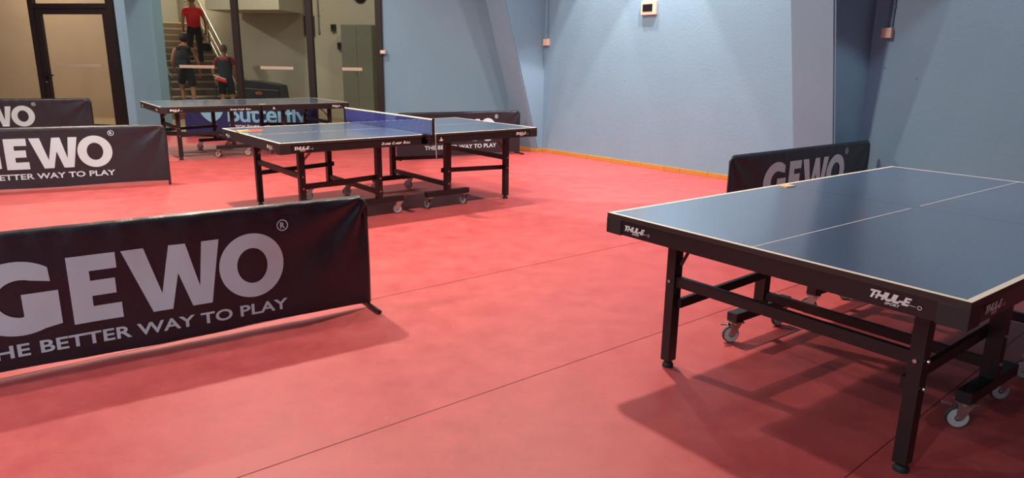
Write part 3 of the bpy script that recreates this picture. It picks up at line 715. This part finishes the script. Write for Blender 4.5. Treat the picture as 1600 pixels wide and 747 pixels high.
    # lettering on the aprons
    def sticker(s, where, pos, w, h, kind='thule'):
        if kind == 'thule':
            bm = text_bm('THUL-E', w * 0.80, h * 0.72, 0.35, 0.045, space=0.92)
            bmesh.ops.translate(bm, verts=bm.verts, vec=(0, 0, h * 0.28))
            merge(bm, text_bm('SPORT', w * 0.30, h * 0.22, 0.3, 0.03), Matrix.Translation((w * 0.30, 0, 0)))
            b2 = fill_curve([arc(w * 0.95, h * 0.42, h * 0.17, h * 0.17, 0, 360, 20)[:-1], arc(w * 0.95, h * 0.42, h * 0.125, h * 0.125, 0, 360, 20)[:-1]]); merge(bm, b2)
            b2 = fill_curve([[(w * 0.05, h * 0.60), (w * 0.88, h * 0.44), (w * 0.88, h * 0.40), (w * 0.05, h * 0.55)]]); merge(bm, b2)
        elif kind == 'super':
            bm = bmesh.new(); x = 0
            for big, small, wb_, ws in (('S', 'UPER', 0.030, 0.072), ('C', 'HESP', 0.030, 0.076), ('R', 'OLL', 0.030, 0.052)):
                merge(bm, text_bm(big, wb_, h, 0.3, 0.05), Matrix.Translation((x, 0, 0)))
                merge(bm, text_bm(small, ws, h * 0.74, 0.3, 0.05), Matrix.Translation((x + wb_ + 0.002, 0, 0))); x += wb_ + ws + 0.018
            k = w / x
            for v in bm.verts: v.co.x *= k
        else:
            bm = fill_curve([arc(h * 0.5, h * 0.3, h * 0.5, h * 0.2, 0, 360, 20)[:-1]])
            merge(bm, fill_curve([arc(h * 0.45, h * 0.82, h * 0.14, h * 0.14, 0, 360, 16)[:-1]]))
            merge(bm, fill_curve([[(h * 0.3, h * 0.35), (h * 0.42, h * 0.75), (h * 0.62, h * 0.7), (h * 0.72, h * 0.4)]]))
        e = 0.0052 if kind == 'x' else 0.0012
        if where == 'near': T = Matrix.Translation(loc3(pos[0], -e + 0.0, pos[1]))
        elif where == 'far': T = Matrix.Translation(loc3(TL - pos[0], TW + e, pos[1])) @ Matrix.Rotation(math.pi, 4, 'Z')
        elif where == 'end0': T = Matrix.Translation(loc3(-e, pos[0], pos[1])) @ Matrix.Rotation(-math.pi / 2, 4, 'Z')
        else: T = Matrix.Translation(loc3(TL + e, pos[0], pos[1])) @ Matrix.Rotation(math.pi / 2, 4, 'Z')
        me_t = T
        bmesh.ops.transform(bm, matrix=T, verts=bm.verts)
        obj('logo_sticker', bm, STICKER, root)
    zs = 0.685
    for wh in ('near', 'far'):
        sticker('', wh, (0.12, zs), 0.165, 0.040); sticker('', wh, (2.46, zs), 0.165, 0.040)
        sticker('', wh, (0.92, zs + 0.004), 0.31, 0.024, 'super'); sticker('', wh, (1.53, zs), 0.05, 0.042, 'dot')
    sticker('', 'end0', (1.41, zs), 0.15, 0.036); sticker('', 'end0', (0.295, zs), 0.165, 0.040)
    sticker('', 'end1', (0.13, zs), 0.165, 0.040); sticker('', 'end1', (1.23, zs), 0.15, 0.036)
    return root
BRACE = mat('aluminium_strip', srgb(170, 120, 110), 0.35, metal=0.6, var=0.1)
RUBBER_GREY = mat('grey_tyre', srgb(70, 68, 66), 0.6, var=0.1)
POSE = {'C': (1.363, 1.96, 0.648), 'B': (-1.895, 5.672, 0.673), 'A': (-4.828, 9.658, 0.633)}
def place(root, k):
    X, Y, th = POSE[k]; c, s = math.cos(th), math.sin(th)
    root.location = (X + c * TL / 2 - s * TW / 2, Y + s * TL / 2 + c * TW / 2, 0); root.rotation_euler = (0, 0, th)
def tpoint(k, u, v, z):
    X, Y, th = POSE[k]; c, s = math.cos(th), math.sin(th); return (X + c * u - s * v, Y + s * u + c * v, z)
tc_ = make_table(); tag(tc_, 'blue table tennis table on black legs without a net, nearest in the right foreground', 'table tennis table', 'table tennis tables in the hall'); place(tc_, 'C')
tb_ = copy_tree(tc_); tb_['label'] = 'blue table tennis table with a net across it, in the middle of the hall'; place(tb_, 'B')
ta_ = copy_tree(tc_); ta_['label'] = 'table tennis table without a net, farthest away in front of the glass'; place(ta_, 'A')

# net on the middle table
NETM = mat('navy_net_cord', srgb(46, 58, 140), 0.6, var=0.1)
nt_ = empty('table_tennis_net', tpoint('B', TL / 2, TW / 2, TZ), POSE['B'][2], label='blue table tennis net with white top tape clamped across the middle table', cat='net')
HW = TW / 2 + 0.1525
bm = bmesh.new()
nv = 140
for i in range(nv + 1):
    y = -HW + 0.012 + (2 * HW - 0.024) * i / nv; box(bm, (0, y, 0.077), (0.0016, 0.0042, 0.142))
for j in range(12):
    box(bm, (0, 0, 0.010 + j * 0.0122), (0.0016, 2 * HW - 0.02, 0.0036))
obj('net_mesh', bm, NETM, nt_)
bm = bmesh.new(); box(bm, (0, 0, 0.148), (0.006, 2 * HW - 0.004, 0.013), None, 0.002); obj('top_tape', bm, WHITE_LINE, nt_)
for sy in (-1, 1):
    bm = bmesh.new(); box(bm, (0, sy * HW, 0.066), (0.022, 0.012, 0.185), None, 0.003); po = obj('net_post', bm, BLACKMETAL, nt_)
    bm = bmesh.new(); box(bm, (0, sy * (HW - 0.085), 0.006), (0.05, 0.16, 0.008), None, 0.002)
    box(bm, (0, sy * (HW - 0.06), -0.030), (0.035, 0.10, 0.012), None, 0.002); box(bm, (0, sy * (HW - 0.012), -0.012), (0.03, 0.022, 0.045), None, 0.002)
    cyl(bm, (0, sy * (HW - 0.055), -0.075), (0, sy * (HW - 0.055), -0.03), 0.008, 10); cyl(bm, (0, sy * (HW - 0.055), -0.085), (0, sy * (HW - 0.055), -0.072), 0.018, 14)
    obj('clamp', bm, BLACKMETAL, nt_)
bm = bmesh.new(); tube(bm, [(0.012, -HW - 0.008, 0.14), (0.014, -HW - 0.012, 0.02), (0.02, -HW - 0.014, -0.20)], 0.0022, 6); obj('tension_cord', bm, WHITE_LINE, nt_)

# racket on the middle table
RED = mat('red_rubber', srgb(190, 44, 40), 0.45, var=0.08, vscale=30); PALE = mat('pale_handle_wood', srgb(216, 190, 140), 0.5, var=0.12, vscale=30, stretch=(1, 8, 1))
rk = empty('table_tennis_racket', (-2.475, 6.545, TZ), math.atan2(6.626 - 6.488, -2.378 + 2.507), label='table tennis racket with red rubber and pale handle lying on the netted table', cat='racket')
bm = bmesh.new(); pts = [(0.07 + 0.078 * math.cos(R(a)), 0.074 * math.sin(R(a)), 0.004) for a in range(-150, 151, 10)]; poly_prism(bm, pts, (0, 0, 1), 0.006); obj('blade', bm, PALE, rk)
for z in (0.0102, 0.0008):
    bm = bmesh.new(); poly_prism(bm, [(0.072 + 0.076 * math.cos(R(a)), 0.072 * math.sin(R(a)), z) for a in range(-140, 141, 10)], (0, 0, 1), 0.003); obj('rubber_sheet', bm, RED if z > 0.005 else RUBBER, rk)
bm = bmesh.new(); poly_prism(bm, [(-0.11, -0.017, 0.0005), (-0.11, 0.017, 0.0005), (-0.02, 0.013, 0.0005), (0.01, 0.013, 0.0005), (0.01, -0.013, 0.0005), (-0.02, -0.013, 0.0005)], (0, 0, 1), 0.021)
bmesh.ops.bevel(bm, geom=list(bm.edges), offset=0.004, segments=2, affect='EDGES'); obj('handle', bm, PALE, rk)
# tan tape patches over the middle joint
for k, (u, v), lab in (('C', (1.37, 1.47), 'small tan tape patch on the far edge joint of the nearest table'), ('A', (1.40, 0.06), 'small tan tape patch on the edge joint of the farthest table')):
    t = empty('tape_patch', tpoint(k, u, v, TZ + 0.0002), POSE[k][2], label=lab, cat='tape')
    bm = bmesh.new(); poly_prism(bm, [(-0.045, -0.03, 0), (0.04, -0.034, 0), (0.05, 0.02, 0), (0.01, 0.034, 0), (-0.04, 0.028, 0)], (0, 0, 1), 0.004); o = obj('patch', bm, TAN, t)

# ---------------- things on the hall walls
wang = math.atan2(WD.y, WD.x)
def on_right(name, s, z, label, cat, group=None): p = wr(s, 0.0, z); return empty(name, p, wang, label=label, cat=cat, group=group)
t = on_right('wall_display', 2.045, 2.145, 'small cream-framed panel with a dark screen high on the blue wall', 'display')
bm = bmesh.new(); box(bm, (0, -0.02, 0), (0.25, 0.04, 0.185), None, 0.012); obj('housing', bm, BOXPLASTIC, t)
bm = bmesh.new(); box(bm, (-0.01, -0.0415, 0.0), (0.165, 0.004, 0.095)); obj('screen', bm, SCREEN, t)
# junction boxes with conduits
t = on_right('junction_box', 0.07, 1.72, 'cream junction box on a single conduit in the far corner of the blue wall', 'junction box')
bm = bmesh.new(); box(bm, (0, -0.028, 0), (0.10, 0.055, 0.10), None, 0.006); obj('box_body', bm, BOXPLASTIC, t)
bm = bmesh.new(); cyl(bm, (0.01, -0.02, 0.045), (0.01, -0.02, 2.58), 0.011, 12)
for z in (0.25, 0.9, 1.6): box(bm, (0.01, -0.01, z), (0.04, 0.02, 0.02))
obj('conduit', bm, CONDUIT, t)
t = on_right('junction_box', 5.16, 1.76, 'cream junction box below twin conduits right of the leaning buttress', 'junction box')
bm = bmesh.new(); box(bm, (0, -0.032, 0), (0.10, 0.064, 0.10), None, 0.006); obj('box_body', bm, BOXPLASTIC, t)
for dx in (-0.012, 0.028):
    bm = bmesh.new(); cyl(bm, (dx, -0.02, 0.045), (dx, -0.02, 2.54), 0.009, 12)
    for z in (0.26, 1.0, 1.8): box(bm, (dx, -0.01, z), (0.035, 0.02, 0.016))
    obj('conduit', bm, CONDUIT, t)
p = wb(4.25, 0.05, 1.55)
t = empty('contact_box', p, R(-10), label='small cream box on the right jamb of the glazing', cat='sensor')
bm = bmesh.new(); box(bm, (0, -0.01, 0), (0.095, 0.05, 0.06), None, 0.006); obj('housing', bm, BOXPLASTIC, t)
bm = bmesh.new(); box(bm, (0.0, -0.037, 0.0), (0.06, 0.004, 0.03), None, 0.001); obj('cover', bm, STICKER, t)

# hall lamps (out of the frame, they light the hall)
LAMPGLOW = bpy.data.materials.new('lamp_glow'); LAMPGLOW.use_nodes = True
_b = LAMPGLOW.node_tree.nodes['Principled BSDF']; _b.inputs['Emission Color'].default_value = (1, 0.92, 0.84, 1); _b.inputs['Emission Strength'].default_value = 6
for i, (x, y, pw, c) in enumerate(HALL_LAMPS):
    t = empty('ceiling_lamp', (x, y, CEIL), 0, label='round ceiling lamp above the hall', cat='lamp', group='round ceiling lamps of the hall')
    bm = bmesh.new(); cyl(bm, (0, 0, -0.14), (0, 0, 0), 0.17, 24); obj('lamp_body', bm, CAPM, t)
    bm = bmesh.new(); cyl(bm, (0, 0, -0.15), (0, 0, -0.141), 0.15, 24); obj('diffuser', bm, LAMPGLOW, t)

# ================= people on and before the stairs
SKIN = mat('skin', srgb(158, 112, 88), 0.55, var=0.06, vscale=20)
def skinned(name, chain, m, parent, level=2):
    """chain: list of (parent index, point, radius) -> continuous smooth mesh"""
    me = bpy.data.meshes.new(name)
    me.from_pydata([c[1] for c in chain], [(c[0], i) for i, c in enumerate(chain) if c[0] is not None], []); me.update()
    ob = bpy.data.objects.new(name, me); COL.objects.link(ob)
    md = ob.modifiers.new('s', 'SKIN'); md.use_smooth_shade = True
    for i, c in enumerate(chain):
        r_ = c[2]; v = me.skin_vertices[0].data[i]; v.radius = (r_, r_) if isinstance(r_, (int, float)) else r_; v.use_root = (i == 0)
    sb = ob.modifiers.new('b', 'SUBSURF'); sb.levels = level; sb.render_levels = level
    dg = bpy.context.evaluated_depsgraph_get(); em = bpy.data.meshes.new_from_object(ob.evaluated_get(dg)); bpy.data.objects.remove(ob)
    o = link(name, em, m, parent)
    for p in em.polygons: p.use_smooth = True
    return o
def person(name, loc, rz, scale, J, look, label, cloth):
    """J: joints in metres, facing +y (away from the hall); figure about 1.75 m"""
    root = empty(name, loc, rz, label=label, cat='person', group='people by the stairs'); root.scale = (scale,) * 3
    hip = Vector(J['hip']); 
    ch = [(None, J['hip'], (0.145, 0.11)), (0, J['waist'], (0.135, 0.10)), (1, J['chest'], (0.165, 0.115)), (2, J['neck0'], (0.085, 0.075)), (3, J['neck'], (0.055, 0.055))]
    hd = Vector(J['head'])
    ch += [(4, hd + Vector((0, 0.0, -0.09)), (0.058, 0.068)), (5, hd + Vector((0, 0, -0.02)), (0.076, 0.094)), (6, hd + Vector((0, 0, 0.06)), (0.074, 0.092)), (7, hd + Vector((0, 0, 0.105)), (0.045, 0.055))]
    def limb(base, pts, rad):
        i = base
        for p, r_ in zip(pts, rad): ch.append((i, p, r_)); i = len(ch) - 1
        return i
    for s in ('l', 'r'):
        w_ = limb(3, [J['sh' + s], J['el' + s], J['wr' + s]], [0.052, 0.038, 0.026])
        wp = Vector(J['wr' + s]); el = Vector(J['el' + s]); d = (wp - el).normalized(); side = Vector((0, 1, 0)) if abs(d.y) < 0.9 else Vector((1, 0, 0))
        side = (side - d * side.dot(d)).normalized(); n_ = d.cross(side)
        pm = wp + d * 0.06; pi_ = limb(w_, [pm], [(0.038, 0.018)])
        for q, (off, ln) in enumerate(((-0.03, 0.068), (-0.010, 0.078), (0.010, 0.072), (0.030, 0.056))):
            a0 = pm + d * 0.03 + side * off; c_ = n_ * (0.012 if s == 'l' else -0.012)
            limb(pi_, [a0, a0 + d * ln * 0.5 + c_, a0 + d * ln * 0.85 + c_ * 2.6], [0.010, 0.009, 0.0075])
        limb(w_, [wp + d * 0.025 + side * 0.028, wp + d * 0.06 + side * 0.052, wp + d * 0.088 + side * 0.05], [0.012, 0.011, 0.009])
        f_ = limb(0, [J['hp' + s], J['kn' + s], J['an' + s]], [0.088, 0.056, 0.038])
    body = skinned('body', [(a, tuple(b), c) for a, b, c in ch], SKIN, root)
    # ears and nose on the head
    for nm, mt, c2, lv in cloth(J, root): skinned(nm, c2, mt, root, lv)
    bm = bmesh.new()
    for sx in (-1, 1): bmesh.ops.create_uvsphere(bm, u_segments=10, v_segments=8, radius=0.03, matrix=Matrix.Translation(hd + Vector((sx * 0.078, -0.005, -0.005))) @ Matrix.Diagonal((0.4, 0.7, 1.1, 1)))
    obj('ears', bm, SKIN, root, True)
    bm = bmesh.new()
    bmesh.ops.create_cone(bm, segments=8, radius1=0.018, radius2=0.006, depth=0.035, cap_ends=True, matrix=Matrix.Translation(hd + Vector((0, 0.098, -0.01))) @ Matrix.Rotation(R(-110), 4, 'X'))
    box(bm, hd + Vector((0, 0.088, -0.05)), (0.045, 0.012, 0.010), None, 0.003)
    for sx in (-1, 1): bmesh.ops.create_uvsphere(bm, u_segments=8, v_segments=6, radius=0.012, matrix=Matrix.Translation(hd + Vector((sx * 0.03, 0.082, 0.02))))
    obj('face_features', bm, SKIN, root, True)
    bm = bmesh.new(); hc, hr = look['hair'], look['hr']
    bmesh.ops.create_uvsphere(bm, u_segments=20, v_segments=14, radius=1, matrix=Matrix.Translation(hd + Vector((0, -0.012, look.get('hz', 0.025)))) @ Matrix.Diagonal((0.088 * hr, 0.102 * hr, 0.105 * hr, 1)))
    bmesh.ops.delete(bm, geom=[v for v in bm.verts if v.co.z < hd.z - 0.07 or (v.co.y > hd.y + 0.05 and v.co.z < hd.z + 0.045)], context='VERTS')
    for v in bm.verts: v.co += v.co.normalized() * 0.006 * noise.noise(v.co * 22)
    obj('hair', bm, hc, root, True)
    return root
def foot_shoe(J, s, m, toe=0.15):
    a = Vector(J['an' + s]); return ('shoe', m, [(None, tuple(a + Vector((0, -0.05, -0.045))), (0.04, 0.035)), (0, tuple(a + Vector((0, 0.04, -0.045))), (0.045, 0.035)), (1, tuple(a + Vector((0, toe, -0.055))), (0.038, 0.024))], 1)
def trousers(J, m, length=1.0, r_=(0.155, 0.105, 0.075, 0.062)):
    def mid(a, b, t): return tuple(Vector(a).lerp(Vector(b), t))
    ch = [(None, J['hip'], (r_[0], 0.125)), (0, mid(J['hip'], J['waist'], 0.9), (0.150, 0.115))]
    for s in ('l', 'r'):
        i = len(ch); ch.append((0, J['hp' + s], r_[1]))
        if length >= 1: ch += [(i, J['kn' + s], r_[2]), (i + 1, mid(J['kn' + s], J['an' + s], 0.95), r_[3])]
        else: ch += [(i, mid(J['hp' + s], J['kn' + s], 0.5), r_[1] * 0.95), (i + 1, mid(J['hp' + s], J['kn' + s], length), r_[2] * 1.25)]
    return ('trousers' if length >= 1 else 'shorts', m, ch, 2)
def shirt(J, m, sleeve=0.5, vest=False, fat=1.0):
    def mid(a, b, t): return tuple(Vector(a).lerp(Vector(b), t))
    ch = [(None, tuple(Vector(J['hip']) + Vector((0, 0, -0.035))), (0.165 * fat, 0.13 * fat)), (0, J['waist'], (0.155 * fat, 0.122 * fat)), (1, J['chest'], (0.185 * fat, 0.135 * fat)), (2, J['neck0'], (0.10, 0.085)), (3, mid(J['neck0'], J['neck'], 0.5), (0.068, 0.066))]
    for s in ('l', 'r'):
        i = len(ch); ch.append((3, J['sh' + s], 0.066 if not vest else 0.058))
        if not vest: ch.append((i, mid(J['sh' + s], J['el' + s], sleeve), 0.056))
    return ('shirt' if not vest else 'tank_top', m, ch, 2)
NAVY = mat('navy_cloth', srgb(36, 40, 52), 0.8, var=0.1, bump=0.3, bscale=30); REDC = mat('red_polo_cloth', srgb(214, 34, 40), 0.7, var=0.06, bump=0.3, bscale=25)
DARK = mat('black_cloth', srgb(26, 24, 26), 0.85, var=0.1, bump=0.3, bscale=30); DKG = mat('dark_trouser_cloth', srgb(44, 38, 38), 0.8, var=0.1, bump=0.3, bscale=25)
MARO = mat('maroon_cloth', srgb(140, 40, 48), 0.75, var=0.08); WHT = mat('white_cloth', srgb(220, 214, 206), 0.7, var=0.05)
HAIRG = mat('short_grey_hair', srgb(120, 98, 78), 0.8, var=0.2, vscale=60, bump=0.5, bscale=120); HAIRB = mat('black_hair', srgb(22, 18, 18), 0.6, var=0.2, vscale=60, bump=0.6, bscale=100)
def joints(**k):
    J = dict(hip=(0, 0, 0.95), waist=(0, 0, 1.10), chest=(0, 0.0, 1.30), neck0=(0, -0.01, 1.44), neck=(0, 0.0, 1.52), head=(0, 0.03, 1.645),
             shl=(-0.185, 0, 1.41), ell=(-0.25, -0.02, 1.13), wrl=(-0.25, 0.06, 0.89), shr=(0.185, 0, 1.41), elr=(0.25, -0.02, 1.13), wrr=(0.26, 0.05, 0.89),
             hpl=(-0.09, 0, 0.88), knl=(-0.11, 0.02, 0.49), anl=(-0.11, -0.02, 0.085), hpr=(0.09, 0, 0.88), knr=(0.11, 0.02, 0.49), anr=(0.11, -0.02, 0.085))
    J.update(k); return J
def hv(px, py, d):
    """world point seen at photo column px, row py at distance y = d"""
    k = fw + rt * ((px - 800) / F_PX) + up * ((373.5 - py) / F_PX); k = k * (d / k.y); return Vector((k.x, k.y, CAM_H + k.z))
sang = math.atan2(CV.y, CV.x) - math.pi / 2
def stand(a, b, z): return cs(a, b, z)
# man in red, climbing
J1 = joints(knl=(-0.12, 0.16, 0.55), anl=(-0.11, 0.10, 0.255), knr=(0.10, 0.05, 0.49), anr=(0.10, -0.10, 0.085), elr=(0.27, -0.06, 1.13), wrr=(0.27, -0.0, 0.88))
P1 = dict(step=7)
z1 = 7 * RS; b1 = 6.45 * TR
p1 = cs(-0.58, b1, z1)
person('person', p1, sang * 0.75, 1.0, J1, dict(hair=HAIRG, hr=0.93), 'man in a red polo shirt and dark trousers climbing the stairs with a bag',
       lambda J, r: [shirt(J, REDC, 0.62, fat=1.08), trousers(J, DKG), foot_shoe(J, 'l', DARK), foot_shoe(J, 'r', DARK)])
t = empty('shoulder_bag', p1 + Vector((0.30, -0.05, 0.36)), 0, label='dark bag hanging from the hand of the man in the red polo', cat='bag')
skinned('bag_body', [(None, (0, 0, 0.02), (0.11, 0.075)), (0, (0.0, 0, 0.12), (0.135, 0.09)), (1, (0.0, 0, 0.26), (0.115, 0.08))], DARK, t)
bm = bmesh.new(); tube(bm, [(-0.09, 0, 0.3), (-0.05, 0, 0.44), (-0.02, 0, 0.465), (0.07, 0, 0.38), (0.11, 0, 0.27)], 0.012, 8); obj('strap', bm, DKG, t)
# man with backpack
J2 = joints(hip=(0.02, 0, 0.93), chest=(-0.01, 0.06, 1.29), neck0=(-0.01, 0.08, 1.43), neck=(0, 0.10, 1.50), head=(0.02, 0.14, 1.62), shl=(-0.19, 0.06, 1.39), shr=(0.18, 0.06, 1.39), ell=(-0.27, 0.08, 1.12), wrl=(-0.24, 0.24, 0.95),
            elr=(0.27, 0.04, 1.13), wrr=(0.29, 0.18, 0.90), knl=(-0.12, 0.24, 0.58), anl=(-0.11, 0.21, 0.255), knr=(0.12, 0.05, 0.48), anr=(0.11, -0.02, 0.088))
p2 = cs(-1.25, 0.10, RS + 0.003)
person('person', p2, sang * 0.6, 1.02, J2, dict(hair=HAIRB, hr=1.10, hz=0.035), 'dark-haired man in a black tank top and dark shorts wearing a backpack',
       lambda J, r: [shirt(J, DARK, vest=True), trousers(J, DARK, 0.85), foot_shoe(J, 'l', DARK), foot_shoe(J, 'r', DARK)])
t = empty('backpack', p2 + Vector((0, 0, 1.0)), sang * 0.6, label='black backpack worn by the man in the tank top', cat='backpack')
skinned('pack_body', [(None, (-0.05, -0.20, 0.0), (0.16, 0.10)), (0, (-0.05, -0.215, 0.2), (0.19, 0.125)), (1, (-0.05, -0.17, 0.42), (0.15, 0.09))], DARK, t)
bm = bmesh.new(); box(bm, (-0.05, -0.33, 0.10), (0.2, 0.05, 0.17), None, 0.015); obj('front_pocket', bm, NAVY, t)
bm = bmesh.new()
for sx in (-0.12, 0.10): tube(bm, [(sx, -0.1, 0.44), (sx, 0.02, 0.485), (sx, 0.14, 0.42), (sx, 0.17, 0.28), (sx, 0.10, 0.12)], 0.014, 8)
obj('straps', bm, DKG, t)
# man in navy vest
J3 = joints(wrl=(-0.26, 0.10, 0.90), ell=(-0.29, 0.02, 1.14), wrr=(0.27, 0.04, 0.90), knr=(0.11, 0.08, 0.50), anr=(0.11, 0.03, 0.12))
p3 = hv(357, 172, 17.0); p3.z = 0.005
person('person', p3, R(8), 0.97, J3, dict(hair=HAIRG, hr=0.95), 'grey-haired man in a navy vest over a red shirt, right before the stairs',
       lambda J, r: [shirt(J, MARO, 0.55), ('vest', NAVY, [(None, (0, 0, 0.87), (0.178, 0.142)), (0, (0, 0, 1.10), (0.172, 0.136)), (1, (0, 0, 1.30), (0.205, 0.148)), (2, (0, -0.01, 1.44), (0.12, 0.1)), (3, (-0.15, 0, 1.415), 0.07), (3, (0.15, 0, 1.415), 0.07)], 2),
                     ('collar', WHT, [(None, (0, -0.015, 1.475), (0.072, 0.07)), (0, (0, -0.01, 1.505), (0.066, 0.064))], 1), trousers(J, DARK, 0.8), foot_shoe(J, 'l', WHT), foot_shoe(J, 'r', WHT)])
t = empty('waist_pouch', p3 + Vector((-0.03, -0.20, 0.86)), R(8), label='red and white pouch at the back of the man in the navy vest', cat='pouch')
skinned('pouch_body', [(None, (-0.13, 0, 0.09), (0.055, 0.035)), (0, (0.0, -0.01, 0.04), (0.075, 0.045)), (1, (0.13, 0, 0.0), (0.045, 0.03))], REDC, t)
bm = bmesh.new(); bar(bm, (-0.15, -0.045, 0.155), (0.12, -0.05, 0.06), 0.02, 0.02, 0.004); bar(bm, (-0.12, -0.05, 0.07), (-0.02, -0.052, 0.15), 0.012, 0.012, 0.003); obj('trim', bm, WHT, t)
t = empty('sports_bag', p3 + Vector((-0.30, 0.02, 0.28)), R(8), label='black bag carried in the left hand of the man in the navy vest', cat='bag')
skinned('bag_body', [(None, (0, -0.1, 0.10), (0.09, 0.11)), (0, (0, 0.02, 0.12), (0.115, 0.13)), (1, (0, 0.14, 0.10), (0.09, 0.11))], DARK, t)
bm = bmesh.new(); tube(bm, [(0, -0.08, 0.20), (0.01, 0.0, 0.42), (0.03, 0.06, 0.50), (0.02, 0.12, 0.42), (0, 0.14, 0.2)], 0.012, 8); obj('handles', bm, DKG, t)
